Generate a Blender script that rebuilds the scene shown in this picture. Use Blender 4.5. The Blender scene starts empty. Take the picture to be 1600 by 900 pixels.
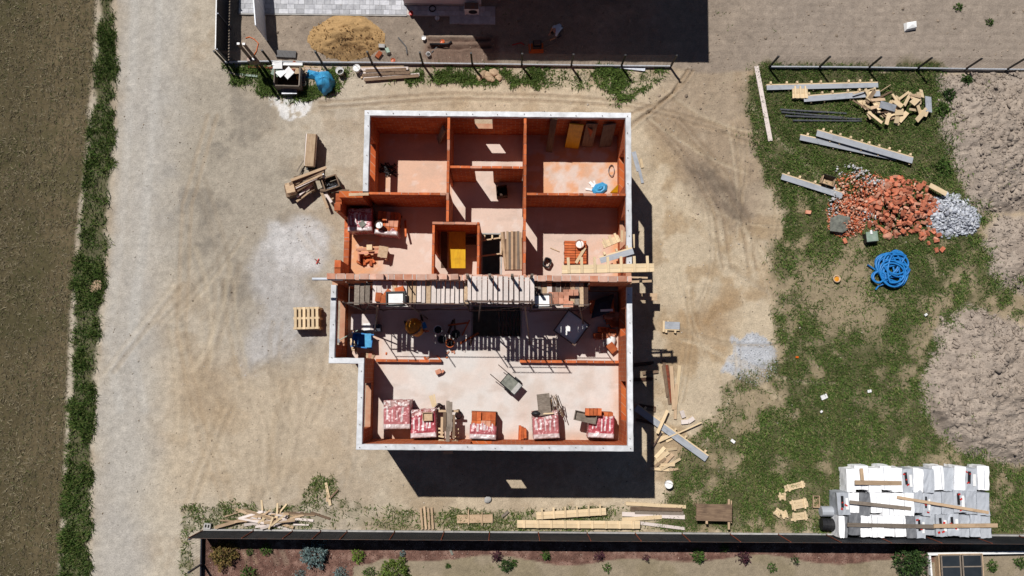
import bpy, bmesh, math, random
import numpy as np
from mathutils import Vector, Matrix, Euler, Quaternion

# ------------------------------------------------------------------ camera, sky, sun, exposure
scene = bpy.context.scene
col = scene.collection
CAM_H, FPX = 40.0, 1280.0                     # drone height (m); focal length in photo pixels (1600 wide)
_n = np.array([(790 - 800) / FPX, -(576 - 450) / FPX, -1.0]); _n /= np.linalg.norm(_n)
_u = -_n; _r = math.radians(0.41)
_x = np.array([math.cos(_r), -math.sin(_r), 0.0]); _x -= _u * _x.dot(_u); _x /= np.linalg.norm(_x)
_y = np.cross(_u, _x)
RM = np.array([_x, _y, _u])                   # camera -> world
cd = bpy.data.cameras.new('camera'); cam = bpy.data.objects.new('camera', cd); col.objects.link(cam)
cd.sensor_width = 36.0; cd.lens = FPX / 1600 * 36.0; cd.clip_start = 0.5; cd.clip_end = 3000
cam.matrix_world = Matrix.Translation((0, 0, CAM_H)) @ Matrix(RM.tolist()).to_4x4()
scene.camera = cam

SUN_DIR = Vector((0.325, -0.468, -1.0)).normalized()     # the way the light travels
sl = bpy.data.lights.new('sun', 'SUN'); sl.energy = 5.0; sl.angle = math.radians(0.5); sl.color = (1.0, 0.965, 0.93)
so = bpy.data.objects.new('sun', sl); col.objects.link(so)
so.rotation_euler = SUN_DIR.to_track_quat('-Z', 'Y').to_euler(); so.location = (-20, 25, 60)
world = bpy.data.worlds.new('World'); scene.world = world; world.use_nodes = True
wn = world.node_tree; sky = wn.nodes.new('ShaderNodeTexSky'); sky.sky_type = 'NISHITA'; sky.sun_disc = False
sky.sun_elevation = math.asin(-SUN_DIR.z)
sky.sun_rotation = math.atan2(-SUN_DIR.x, -SUN_DIR.y)    # clockwise from north
sky.air_density = 0.5; sky.dust_density = 0.1; sky.ozone_density = 1.0
wn.links.new(sky.outputs[0], wn.nodes['Background'].inputs[0]); wn.nodes['Background'].inputs[1].default_value = 0.05
scene.view_settings.view_transform = 'Standard'; scene.view_settings.look = 'None'
scene.view_settings.exposure = 0.0; scene.view_settings.gamma = 1.0
scene.render.engine = 'CYCLES'; scene.cycles.diffuse_bounces = 3

ORD = ['leftmost', 'second', 'third', 'fourth', 'fifth', 'sixth', 'seventh', 'eighth', 'ninth', 'tenth', 'eleventh', 'twelfth', 'thirteenth', 'fourteenth', 'fifteenth']
def nth(i, n): return 'leftmost' if i == 0 else 'rightmost' if i == n - 1 else ORD[i] + ' from the left'
random.seed(7); rng = np.random.default_rng(7)
U = random.uniform

def P(px, py, z=0.0):                          # photo pixel -> world point on the plane at height z
    d = RM @ np.array([(px - 800) / FPX, -(py - 450) / FPX, -1.0]); t = (z - CAM_H) / d[2]
    return Vector((d[0] * t, d[1] * t, z))
def P2(px, py, z=0.0):
    p = P(px, py, z); return p.x, p.y
def Qpix(x, y, z=0.0):                         # world -> photo pixel (numpy arrays)
    v0 = RM[0, 0] * x + RM[1, 0] * y + RM[2, 0] * (z - CAM_H)
    v1 = RM[0, 1] * x + RM[1, 1] * y + RM[2, 1] * (z - CAM_H)
    v2 = RM[0, 2] * x + RM[1, 2] * y + RM[2, 2] * (z - CAM_H)
    return 800 + FPX * v0 / -v2, 450 - FPX * v1 / -v2

# ------------------------------------------------------------------ noise
def _hash(ix, iy, seed):
    h = (ix.astype(np.int64) * 374761393 + iy.astype(np.int64) * 668265263 + seed * 974711) & 0xffffffff
    h = ((h ^ (h >> 13)) * 1274126177) & 0xffffffff
    return ((h ^ (h >> 16)) & 0xffff) / 65535.0
def vnoise(x, y, s, seed=0):
    x = x / s; y = y / s
    ix = np.floor(x); iy = np.floor(y); fx = x - ix; fy = y - iy
    fx = fx * fx * (3 - 2 * fx); fy = fy * fy * (3 - 2 * fy)
    a = _hash(ix, iy, seed); b = _hash(ix + 1, iy, seed); c = _hash(ix, iy + 1, seed); d = _hash(ix + 1, iy + 1, seed)
    return (a * (1 - fx) + b * fx) * (1 - fy) + (c * (1 - fx) + d * fx) * fy
def fbm(x, y, s, o=4, seed=0):
    v = 0; a = 0.5; t = 0
    for k in range(o):
        v = v + a * vnoise(x + 17.3 * k, y - 9.1 * k, s / 2 ** k, seed + k); t += a; a *= 0.55
    return v / t
def sst(a, b, x):
    t = np.clip((x - a) / (b - a), 0, 1); return t * t * (3 - 2 * t)
def sdf(poly, X, Y):                            # signed distance to polygon, negative inside
    d = np.full(X.shape, 1e9); s = np.zeros(X.shape, bool); n = len(poly)
    for i in range(n):
        x1, y1 = poly[i]; x2, y2 = poly[(i + 1) % n]
        ex, ey = x2 - x1, y2 - y1; wx, wy = X - x1, Y - y1
        t = np.clip((wx * ex + wy * ey) / (ex * ex + ey * ey + 1e-9), 0, 1)
        d = np.minimum(d, (wx - t * ex) ** 2 + (wy - t * ey) ** 2)
        c = ((y1 <= Y) & (y2 > Y)) | ((y2 <= Y) & (y1 > Y))
        if y2 != y1: s ^= c & (X < (x2 - x1) * (Y - y1) / (y2 - y1) + x1)
    d = np.sqrt(d); return np.where(s, -d, d)
def pdist(line, X, Y):                          # distance to polyline
    d = np.full(X.shape, 1e9)
    for (x1, y1), (x2, y2) in zip(line, line[1:]):
        ex, ey = x2 - x1, y2 - y1; wx, wy = X - x1, Y - y1
        t = np.clip((wx * ex + wy * ey) / (ex * ex + ey * ey + 1e-9), 0, 1)
        d = np.minimum(d, (wx - t * ex) ** 2 + (wy - t * ey) ** 2)
    return np.sqrt(d)
def alb(r, g, b, k=1.4):                        # photo colour of a sunlit surface -> base colour
    def l(c):
        c /= 255.0; return c / 12.92 if c <= 0.04045 else ((c + 0.055) / 1.055) ** 2.4
    return np.array([min(l(r) / k, .85), min(l(g) / k, .85), min(l(b) / k, .85)])

# ------------------------------------------------------------------ materials
def newmat(name, rough=0.85, metal=0.0, spec=0.3):
    m = bpy.data.materials.new(name); m.use_nodes = True; nt = m.node_tree
    b = nt.nodes['Principled BSDF']; b.inputs['Roughness'].default_value = rough; b.inputs['Metallic'].default_value = metal
    b.inputs['Specular IOR Level'].default_value = spec
    return m, nt, b
def mixc(nt, fac, a, b, blend='MIX'):
    n = nt.nodes.new('ShaderNodeMix'); n.data_type = 'RGBA'; n.blend_type = blend
    for sock, v in ((n.inputs[0], fac), (n.inputs[6], a), (n.inputs[7], b)):
        if hasattr(v, 'is_linked'): nt.links.new(v, sock)
        elif isinstance(v, (int, float)): sock.default_value = v
        else: sock.default_value = (*v[:3], 1)
    return n.outputs[2]
def mth(nt, op, a, b=0.0, c=None):
    n = nt.nodes.new('ShaderNodeMath'); n.operation = op
    for i, v in enumerate((a, b) if c is None else (a, b, c)):
        if hasattr(v, 'is_linked'): nt.links.new(v, n.inputs[i])
        else: n.inputs[i].default_value = v
    return n.outputs[0]
def noise(nt, vec, scale, detail=4, rough=0.6):
    n = nt.nodes.new('ShaderNodeTexNoise'); n.inputs['Scale'].default_value = scale
    n.inputs['Detail'].default_value = detail; n.inputs['Roughness'].default_value = rough
    if vec is not None: nt.links.new(vec, n.inputs['Vector'])
    return n.outputs['Fac']
def rmap(nt, v, a, b, c=0.0, d=1.0):
    n = nt.nodes.new('ShaderNodeMapRange'); nt.links.new(v, n.inputs[0])
    for i, q in enumerate((a, b, c, d)): n.inputs[i + 1].default_value = q
    return n.outputs[0]
def bump(nt, b, h, strength=0.4, dist=0.02):
    n = nt.nodes.new('ShaderNodeBump'); n.inputs['Strength'].default_value = strength; n.inputs['Distance'].default_value = dist
    nt.links.new(h, n.inputs['Height']); nt.links.new(n.outputs[0], b.inputs['Normal'])
def pos(nt): return nt.nodes.new('ShaderNodeNewGeometry').outputs['Position']
def objrand(nt): return nt.nodes.new('ShaderNodeObjectInfo').outputs['Random']

def plain(name, c, c2=None, scale=6.0, rough=0.8, metal=0.0, var=0.25, bmp=0.15, spec=0.3):
    m, nt, b = newmat(name, rough, metal, spec)
    c = np.array(c, float); c2 = np.array(c2, float) if c2 is not None else c * 0.65
    v = pos(nt); f = rmap(nt, noise(nt, v, scale, 6), 0.35, 0.68)
    k = mixc(nt, f, c, c2)
    r = rmap(nt, objrand(nt), 0, 1, 1 - var, 1 + var * 0.6)
    k = mixc(nt, 1.0, k, mkgrey(nt, r), 'MULTIPLY')
    nt.links.new(k, b.inputs['Base Color'])
    if bmp: bump(nt, b, noise(nt, v, scale * 6, 3), bmp, 0.01)
    return m
def mkgrey(nt, v):
    n = nt.nodes.new('ShaderNodeCombineColor')
    for i in range(3): nt.links.new(v, n.inputs[i])
    return n.outputs[0]
def wood(name, c, c2, var=0.3, rough=0.8, dirt=.55):
    m, nt, b = newmat(name, rough)
    tc = nt.nodes.new('ShaderNodeTexCoord'); mp = nt.nodes.new('ShaderNodeMapping')
    nt.links.new(tc.outputs['Object'], mp.inputs[0]); mp.inputs['Scale'].default_value = (1.5, 6, 2)
    nr = objrand(nt); ad = nt.nodes.new('ShaderNodeVectorMath'); ad.operation = 'ADD'
    nt.links.new(mp.outputs[0], ad.inputs[0]); cx = nt.nodes.new('ShaderNodeCombineXYZ')
    nt.links.new(mth(nt, 'MULTIPLY', nr, 91.0), cx.inputs[0]); nt.links.new(mth(nt, 'MULTIPLY', nr, 37.0), cx.inputs[1]); nt.links.new(cx.outputs[0], ad.inputs[1])
    f = rmap(nt, noise(nt, ad.outputs[0], 2.2, 6, 0.65), 0.33, 0.7)
    k = mixc(nt, f, c, c2)
    f2 = rmap(nt, noise(nt, pos(nt), 3.0, 4), 0.5, 0.75, 0, dirt)
    k = mixc(nt, f2, k, np.array(c2) * 0.6)
    k = mixc(nt, 1.0, k, mkgrey(nt, rmap(nt, nr, 0, 1, 1 - var, 1 + var * .5)), 'MULTIPLY')
    nt.links.new(k, b.inputs['Base Color']); bump(nt, b, f, 0.2, 0.006)
    return m
def vcol_mat(name, rough=0.95, fine=(22.0, 80.0), amt=0.28, bmp=0.5, dist=0.03, spec=0.15):
    m, nt, b = newmat(name, rough, 0, spec)
    a = nt.nodes.new('ShaderNodeVertexColor'); a.layer_name = 'col'; v = pos(nt)
    f1 = noise(nt, v, fine[0], 5, 0.7); f2 = noise(nt, v, fine[1], 2, 0.6); f0 = noise(nt, v, fine[0] * .22, 4, 0.6)
    k = mixc(nt, 1.0, a.outputs[0], mkgrey(nt, rmap(nt, f1, 0.25, 0.75, 1 - amt, 1 + amt)), 'MULTIPLY')
    k = mixc(nt, 1.0, k, mkgrey(nt, rmap(nt, f2, 0.25, 0.75, 1 - amt * .8, 1 + amt * .8)), 'MULTIPLY')
    k = mixc(nt, 1.0, k, mkgrey(nt, rmap(nt, f0, 0.25, 0.75, 1 - amt * .5, 1 + amt * .5)), 'MULTIPLY')
    nt.links.new(k, b.inputs['Base Color'])
    if bmp: bump(nt, b, mth(nt, 'ADD', f1, mth(nt, 'MULTIPLY', f0, 1.5)), bmp, dist)
    return m
M = {}
M['pine'] = wood('pine', alb(248, 226, 188), alb(234, 202, 156), .2, .8, .3)
M['pale'] = wood('pale_board', alb(246, 234, 226), alb(224, 208, 198), 0.15, .8, .2)
M['oldwood'] = wood('weathered_wood', alb(160, 134, 108), alb(108, 86, 70))
M['greywood'] = wood('grey_wood', alb(165, 152, 138), alb(120, 108, 95))
M['darkwood'] = wood('dark_wood', alb(105, 75, 58), alb(60, 42, 34))
M['drywood'] = wood('bleached_wood', alb(222, 194, 160), alb(186, 155, 122))
M['formply'] = wood('film_plywood', alb(190, 195, 202), alb(160, 164, 170), 0.12, 0.6)
M['yellow'] = wood('yellow_panel', alb(250, 200, 30), alb(225, 165, 20), 0.1, 0.5)
M['steel'] = plain('grey_steel', (.22, .23, .25), (.12, .12, .13), 8, 0.45, 0.6)
M['rail'] = plain('dark_steel', (.10, .095, .09), (.16, .08, .05), 5, 0.5, 0.4)
M['black'] = plain('black_plastic', (.012, .012, .014), (.02, .02, .022), 8, 0.5)
M['navy'] = plain('anthracite_metal', (.026, .032, .050), (.038, .045, .065), 4, 0.4, 0.2)
M['white'] = plain('white_plastic', (.78, .78, .77), (.68, .68, .66), 5, 0.5, var=0.08)
M['whitemetal'] = plain('white_metal', (.62, .65, .7), (.5, .53, .58), 4, 0.45, 0.1)
M['concrete'] = plain('concrete', (.42, .41, .39), (.30, .29, .275), 4, 0.9)
M['ring'] = plain('ring_concrete', (.66, .67, .685), (.47, .475, .48), 3.4, 0.85, var=0.12, bmp=0.5)
M['mortar'] = plain('mortar', (.40, .36, .33), (.50, .47, .44), 9, 0.95)
M['clay'] = plain('clay_block', alb(222, 124, 72), alb(192, 92, 50), 5, 0.85, var=0.35, bmp=0.3)
M['clayrub'] = plain('broken_clay', alb(222, 142, 110), alb(198, 108, 78), 5, 0.9, var=0.3, bmp=0.3)
M['clayfaded'] = plain('faded_clay_block', alb(228, 188, 168), alb(212, 160, 136), 5, 0.9, var=0.25, bmp=0.3)
M['plinth'] = plain('pale_plinth', (.50, .52, .55), (.40, .42, .45), 4, 0.8, var=.1)
M['claypale'] = plain('pale_clay_block', alb(222, 165, 138), alb(205, 135, 105), 5, 0.9, var=0.3, bmp=0.3)
M['blue'] = plain('blue_plastic', alb(48, 142, 216), alb(38, 116, 188), 4, 0.4, var=0.05)
M['tarp'] = plain('blue_tarp', alb(80, 180, 228), alb(60, 150, 205), 6, 0.45, var=0.05)
M['orange'] = plain('orange_paint', alb(240, 120, 30), alb(220, 90, 20), 5, 0.4)
M['mixer'] = plain('mixer_yellow', alb(235, 160, 40), alb(190, 120, 40), 7, 0.5, var=0)
M['red'] = plain('red_plastic', alb(220, 50, 40), alb(180, 40, 35), 5, 0.4)
M['rust'] = plain('rusty_steel', alb(165, 85, 55), alb(110, 60, 45), 8, 0.8)
M['greymortar'] = plain('wet_mortar', alb(150, 152, 140), alb(110, 112, 104), 7, 0.8)
M['facade'] = plain('white_render', (.70, .66, .65), (.62, .58, .58), 1.2, 0.9, var=0, bmp=0.1)
M['roofgrey'] = plain('grey_roof', (.12, .12, .13), (.08, .08, .09), 2, 0.7)
M['glass'] = plain('dark_glass', (.02, .025, .03), (.03, .035, .04), 2, 0.08, spec=0.6, bmp=0)
M['paver'] = plain('concrete_paver', alb(218, 219, 222), alb(190, 191, 196), 6, 0.9, var=0.3)
M['cloth'] = plain('black_net', (.010, .011, .014), (.016, .018, .022), 3, 0.8, var=0.05, bmp=0.1)
M['green'] = plain('green_paint', alb(185, 202, 185), alb(150, 175, 155), 5, 0.6)
M['skin'] = plain('skin', (.42, .22, .15), (.36, .18, .12), 20, 0.6, var=0, bmp=0)
M['shirt'] = plain('light_blue_shirt', (.42, .5, .64), (.36, .44, .58), 12, 0.9, var=0)
M['trouser'] = plain('dark_trousers', (.03, .03, .045), (.045, .04, .05), 12, 0.9, var=0)
M['hair'] = plain('dark_hair', (.02, .014, .01), None, 30, 0.7, var=0)
M['epsw'] = plain('white_film', (.88, .88, .88), (.83, .84, .86), 4, 0.5, var=0.03, bmp=0.2)
M['epsg'] = plain('light_grey_film', (.42, .445, .48), (.36, .38, .41), 4, 0.5, var=0.12, bmp=0.2)
M['epsd'] = plain('graphite_film', (.17, .175, .185), (.12, .125, .135), 4, 0.5, var=0.1, bmp=0.2)
M['stem'] = plain('bark', (.09, .06, .04), None, 20)
def brickwall():
    m, nt, b = newmat('clay_block_wall', 0.9)
    g = nt.nodes.new('ShaderNodeNewGeometry'); s = nt.nodes.new('ShaderNodeSeparateXYZ'); nt.links.new(g.outputs['Position'], s.inputs[0])
    c = nt.nodes.new('ShaderNodeCombineXYZ'); nt.links.new(mth(nt, 'ADD', s.outputs[0], s.outputs[1]), c.inputs[0]); nt.links.new(s.outputs[2], c.inputs[1])
    bt = nt.nodes.new('ShaderNodeTexBrick'); nt.links.new(c.outputs[0], bt.inputs['Vector'])
    bt.inputs['Scale'].default_value = 1.0; bt.inputs['Brick Width'].default_value = 0.38; bt.inputs['Row Height'].default_value = 0.25
    bt.inputs['Mortar Size'].default_value = 0.014; bt.inputs['Color1'].default_value = (*alb(222, 120, 58), 1); bt.inputs['Color2'].default_value = (*alb(186, 84, 38), 1)
    bt.inputs['Mortar'].default_value = (*alb(205, 160, 130), 1)
    f = rmap(nt, noise(nt, g.outputs['Position'], 2.2, 6), 0.4, 0.75, 0, 0.6)
    k = mixc(nt, f, bt.outputs[0], alb(168, 76, 40)); nt.links.new(k, b.inputs['Base Color'])
    bump(nt, b, mth(nt, 'SUBTRACT', noise(nt, g.outputs['Position'], 30, 3), bt.outputs['Fac']), 0.4, 0.01)
    return m
M['brickwall'] = brickwall()
M['ground'] = vcol_mat('ground_soil', .95, (16.0, 60.0), .27, .6, .045)
M['floor'] = vcol_mat('slab_screed', 0.9, (14.0, 60.0), 0.07, 0.1, 0.01)
M['blade'] = vcol_mat('grass_blades', 0.8, (3.0, 9.0), 0.1, 0)
M['chips'] = vcol_mat('rubble_chips', 0.9, (18.0, 60.0), 0.15, 0.3, 0.01)
M['film'] = vcol_mat('printed_film', 0.35, (6.0, 20.0), 0.05, 0.25, 0.02, 0.5)

# ------------------------------------------------------------------ objects
def tag(o, label=None, cat=None, group=None, kind=None):
    if label: o['label'] = label
    if cat: o['category'] = cat
    if group: o['group'] = group
    if kind: o['kind'] = kind
    return o
def mk(name, me, parent=None, loc=(0, 0, 0), rot=None, scale=(1, 1, 1)):
    o = bpy.data.objects.new(name, me); col.objects.link(o); o.parent = parent
    o.location = loc; o.scale = scale
    if rot is not None:
        o.rotation_euler = rot.to_euler() if isinstance(rot, Quaternion) else rot
    return o
def thing(name, label, cat, loc=(0, 0, 0), rz=0.0, group=None):
    return tag(mk(name, None, None, loc, (0, 0, rz)), label, cat, group)
def mesh(name, verts, faces, mat, smooth=False):
    me = bpy.data.meshes.new(name); me.from_pydata([tuple(v) for v in verts], [], faces)
    if mat: me.materials.append(M[mat] if isinstance(mat, str) else mat)
    if smooth: me.polygons.foreach_set('use_smooth', [True] * len(me.polygons))
    return me
_c = {}
def cube(mat):
    if ('c', mat) not in _c:
        v = [(x, y, z) for x in (-.5, .5) for y in (-.5, .5) for z in (-.5, .5)]
        f = [(0, 1, 3, 2), (4, 6, 7, 5), (0, 4, 5, 1), (2, 3, 7, 6), (0, 2, 6, 4), (1, 5, 7, 3)]
        _c['c', mat] = mesh('block', v, f, mat)
    return _c['c', mat]
def cylm(mat, n=10, taper=1.0):
    k = ('y', mat, n, taper)
    if k not in _c:
        v = []
        for x, r in ((-.5, 1.0), (.5, taper)):
            v += [(x, r * math.cos(6.2832 * i / n), r * math.sin(6.2832 * i / n)) for i in range(n)]
        f = [(i, (i + 1) % n, n + (i + 1) % n, n + i) for i in range(n)] + [tuple(range(n))[::-1], tuple(range(n, 2 * n))]
        _c[k] = mesh('rod', v, f, mat)
    return _c[k]
def box(name, mat, size, loc, rot=None, parent=None):
    return mk(name, cube(mat), parent, loc, rot, size)
def aim(a, b, roll=0.0):
    d = (Vector(b) - Vector(a)); q = d.to_track_quat('X', 'Z'); return q @ Quaternion((1, 0, 0), roll), d.length, (Vector(a) + Vector(b)) / 2
def bar(name, mat, a, b, w, t, parent=None, roll=0.0):
    q, l, c = aim(a, b, roll); return mk(name, cube(mat), parent, c, q, (l, w, t))
def rod(name, mat, a, b, r, parent=None, n=8):
    q, l, c = aim(a, b); return mk(name, cylm(mat, n), parent, c, q, (l, r, r))
def lathe(name, mat, prof, n=14, smooth=False):
    v = []; f = []
    for r, z in prof: v += [(r * math.cos(6.2832 * i / n), r * math.sin(6.2832 * i / n), z) for i in range(n)]
    for k in range(len(prof) - 1):
        for i in range(n): f.append((k * n + i, k * n + (i + 1) % n, (k + 1) * n + (i + 1) % n, (k + 1) * n + i))
    if prof[0][0] > 1e-4: f.append(tuple(range(n))[::-1])
    return mesh(name, v, f, mat, smooth)
def tube(name, mat, pts, r, n=6):
    v = []; f = []; N = len(pts)
    for i, p in enumerate(pts):
        p = Vector(p); d = (Vector(pts[min(i + 1, N - 1)]) - Vector(pts[max(i - 1, 0)])).normalized()
        s = d.cross(Vector((0, 0, 1)));  s = s.normalized() if s.length > 1e-3 else Vector((1, 0, 0)); t = s.cross(d)
        for k in range(n):
            a = 6.2832 * k / n; v.append(p + s * r * math.cos(a) + t * r * math.sin(a))
    for i in range(N - 1):
        for k in range(n): f.append((i * n + k, i * n + (k + 1) % n, (i + 1) * n + (k + 1) % n, (i + 1) * n + k))
    f += [tuple(range(n)), tuple(range((N - 1) * n, N * n))[::-1]]
    return mesh(name, v, f, mat, True)
def setcol(me, c):                              # per-vertex base colours
    a = me.color_attributes.new('col', 'FLOAT_COLOR', 'POINT'); k = np.ones((len(me.vertices), 4), np.float32); k[:, :3] = c
    a.data.foreach_set('color', k.ravel())
def fastmesh(name, V, Fc, mat, cols=None):      # V (n,3), Fc (m,3|4)
    me = bpy.data.meshes.new(name); n, m, k = len(V), len(Fc), Fc.shape[1]
    me.vertices.add(n); me.vertices.foreach_set('co', np.asarray(V, np.float32).ravel())
    me.loops.add(m * k); me.loops.foreach_set('vertex_index', np.asarray(Fc, np.int32).ravel())
    me.polygons.add(m); me.polygons.foreach_set('loop_start', np.arange(0, m * k, k, dtype=np.int32))
    me.polygons.foreach_set('loop_total', np.full(m, k, np.int32))
    me.materials.append(M[mat]); me.update(calc_edges=True)
    if cols is not None: setcol(me, cols)
    return me
def plank(name, mat, p1, p2, w, t, z, label, cat='plank', group=None, z2=None, roll=0.0):   # a loose board on the ground
    a = P(*p1, z + t); b = P(*p2, (z if z2 is None else z2) + t); a.z -= t / 2; b.z -= t / 2
    return tag(bar(name, mat, a, b, w, t, None, roll), label, cat, group)
# ------------------------------------------------------------------ the ground: one sheet to the horizon, split into its surfaces
S = 0.08
def axis(a, b):
    f = list(np.arange(a, b + 1e-6, S)); st = S; lo = [a]; hi = [f[-1]]
    while lo[-1] > -900: st *= 1.5; lo.append(lo[-1] - st); hi.append(hi[-1] + st)
    return np.array(lo[:0:-1] + f + hi[1:])
gx = axis(-30, 30); gy = axis(-13, 23)
GX, GY = np.meshgrid(gx, gy)
cx_, cy_ = np.clip(GX, -40, 40), np.clip(GY, -25, 35)
PX, PY = Qpix(cx_, cy_)
w1 = (fbm(cx_, cy_, 2.2, 4, 11) - .5) * 2; w2 = (fbm(cx_, cy_, .5, 3, 21) - .5) * 2
def reg(poly, soft=6.0, amp=14.0, amp2=6.0, grow=0.0):
    return sst(-soft, soft, -(sdf(poly, PX, PY)) + grow + w1 * amp + w2 * amp2)
n_big = fbm(cx_, cy_, 5.0, 4, 3); n_mid = fbm(cx_, cy_, 1.2, 4, 5); n_fin = fbm(cx_, cy_, .28, 3, 8)
C = np.zeros(GX.shape + (3,)); Z = np.zeros(GX.shape)
def put(m, c, v=0.0):
    global C
    C = C * (1 - m[..., None]) + np.asarray(c) * m[..., None]
C[:] = alb(194, 177, 152)
put(sst(.42, .62, n_big) * .8, alb(210, 193, 166)); put(sst(.5, .72, n_mid) * .55, alb(180, 158, 128))
VL = [(170, -300), (151, 0), (146, 100), (135, 225), (125, 300), (117, 400), (112, 450), (108, 560), (102, 700), (95, 820), (90, 900), (80, 1200)]
VR = [(186, -300), (183, 0), (184, 100), (180, 225), (177, 300), (170, 400), (165, 450), (158, 540), (150, 640), (147, 760), (142, 900), (130, 1200)]
RR = [(270, 1200), (215, 900), (225, 700), (238, 500), (246, 400), (258, 250), (272, 100), (280, 0), (300, -300)]
put(sst(700, 480, PX) * .75, alb(190, 180, 164)); put(sst(700, 480, PX) * sst(.42, .62, n_big) * .5, alb(202, 190, 170)); put(sst(700, 480, PX) * sst(.46, .62, n_mid) * .5, alb(172, 154, 130)); put(sst(1000, 1040, PX) * sst(1230, 1180, PX) * sst(.44, .6, n_mid) * .55, alb(172, 146, 112)); put(sst(.56, .7, fbm(cx_, cy_, 3.2, 5, 381)) * .35, alb(160, 142, 118))
m_field = reg([(-3000, -300)] + VL + [(-3000, 1200)], 5, 6, 5)
m_verge = reg([(x + 4, y) for x, y in VL] + [(x - 4, y) for x, y in VR[::-1]], 4, 6, 7)
m_road = reg(VR + [(x + 8, y) for x, y in RR], 38, 24, 6) * sst(-4, 4, -sdf([(-3000, -300)] + VR + [(-3000, 1200)], PX, PY) * -1 + w2 * 3)
# yard tints
m_grey = reg([(270, 120), (350, 110), (420, 170), (460, 330), (510, 470), (500, 560), (400, 590), (330, 470), (250, 420), (240, 200)], 40, 40, 10)
put(m_grey * .75, alb(168, 159, 144))
put(m_grey * sst(.5, .68, n_mid) * .6, alb(140, 133, 122))
m_wet = reg([(1040, 250), (1100, 240), (1180, 330), (1160, 360), (1090, 330)], 20, 20, 8); put(m_wet * .65, alb(142, 124, 104))
put(reg([(1050, 480), (1140, 470), (1130, 540), (1070, 560)], 30, 25, 8) * .6, alb(160, 128, 90))
put(reg([(1110, 110), (1190, 110), (1200, 330), (1150, 370), (1040, 240), (1000, 170), (1040, 130)], 22, 20, 8) * .8, alb(165, 147, 126))
put(reg([(250, 560), (420, 580), (540, 560), (540, 700), (480, 780), (260, 790)], 40, 30, 8) * .5, alb(196, 176, 148))
put(reg([(300, 560), (360, 560), (350, 660), (290, 640)], 30, 30, 8) * .45, alb(160, 136, 106))
m_dust = reg([(415, 348), (470, 340), (508, 365), (512, 410), (470, 440), (500, 480), (490, 530), (440, 560), (385, 585), (378, 545), (405, 480), (395, 420)], 16, 18, 8)
m_dust = np.clip(m_dust * (.75 + .35 * n_fin), 0, 1); put(m_dust * .85, alb(190, 187, 184)); m_lime = reg([(420, 350), (480, 343), (508, 380), (494, 420), (440, 415), (415, 380)], 10, 18, 12); put(m_lime * (.7 + .3 * n_fin) * .85, alb(214, 212, 210))
m_grav = reg([(1150, 530), (1185, 520), (1215, 545), (1212, 585), (1180, 600), (1135, 575)], 2.5, 12, 12); put(m_grav * .95, alb(196, 199, 204)); Z += m_grav * .02
put(np.clip(reg([(420, 150), (440, 156), (484, 148), (482, 172), (464, 184), (445, 180)], 3, 12, 14) * sst(.3, .45, fbm(cx_ * 1.6, cy_, .3, 3, 361)), 0, 1) * .95, alb(236, 234, 230)); put(reg([(400, 150), (490, 150), (480, 192), (430, 190)], 10, 14, 8) * .0, alb(160, 145, 125))
put(reg([(228, 122), (250, 120), (258, 135), (240, 148), (230, 140)], 6, 6, 6) * .7, alb(140, 130, 120))
put(m_road * .9, alb(190, 184, 174)); put(m_road * sst(.4, .7, n_mid) * .3, alb(174, 170, 164))
mc = [(a[0] * .55 + b[0] * .45, a[1]) for a, b in zip(VR, RR[::-1])]
for off in (-16, 22): put(m_road * sst(11, 3, np.abs(pdist([(x + off, y) for x, y in mc], PX, PY) + w1 * 3)) * .45, alb(200, 196, 188))
# neighbours' soil (north)
m_nb = reg([(345, -400), (3000, -400), (3000, 112), (1190, 108), (1110, 114), (1045, 106), (345, 99)], 4, 2, 2)
put(m_nb, alb(152, 138, 123)); put(m_nb * sst(.45, .7, n_mid) * .5, alb(176, 160, 142)); put(m_nb * sst(1090, 1250, PX) * .6, alb(166, 153, 140))
for q in range(9): put(m_nb * sst(2.6, .8, np.abs(PY - (8 + q * 11) + w1 * 5 - (PX - 1300) * .01)) * .3 * (PX > 1110), alb(140, 127, 114))
put(reg([(668, 58), (775, 58), (775, 98), (690, 100), (660, 90)], 6, 6, 4) * .8, alb(122, 98, 84))
# lawn
m_lawn = reg([(1180, 105), (1168, 165), (1185, 240), (1222, 330), (1200, 400), (1218, 470), (1212, 560), (1150, 600), (1090, 680), (1045, 745), (1028, 800), (1000, 836),
              (3000, 840), (3000, 735), (1560, 738), (1500, 715), (1440, 650), (1425, 610), (1440, 575), (1460, 510), (1500, 465), (1560, 470), (3000, 530), (3000, 440), (1560, 450), (1540, 420), (1535, 345), (1500, 300), (1480, 250), (1462, 190), (1450, 110)], 12, 18, 10, 16.0 * (PX > 1400))
m_bare = np.maximum(reg([(1225, 395), (1345, 385), (1400, 470), (1380, 540), (1330, 520), (1260, 480)], 25, 26, 12) * .85,
                    reg([(1080, 610), (1180, 590), (1230, 640), (1150, 690), (1080, 700)], 40, 26, 14) * .55)
m_bare = np.maximum(m_bare, sst(.58, .78, fbm(cx_, cy_, 1.6, 4, 31)) * .5 * (PY > 430))
m_grass = m_lawn * (1 - m_bare)
n_cl = fbm(cx_, cy_, .55, 3, 301); dense = np.clip(sst(25, -70, sdf([(1175, 105), (1175, 300), (1235, 350), (1230, 560), (1180, 620), (1130, 700), (1080, 832), (1650, 836), (1650, 735), (1560, 738), (1430, 640), (1450, 470), (1545, 400), (1500, 300), (1450, 110)], PX, PY) - w1 * 40), 0, 1)
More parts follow.
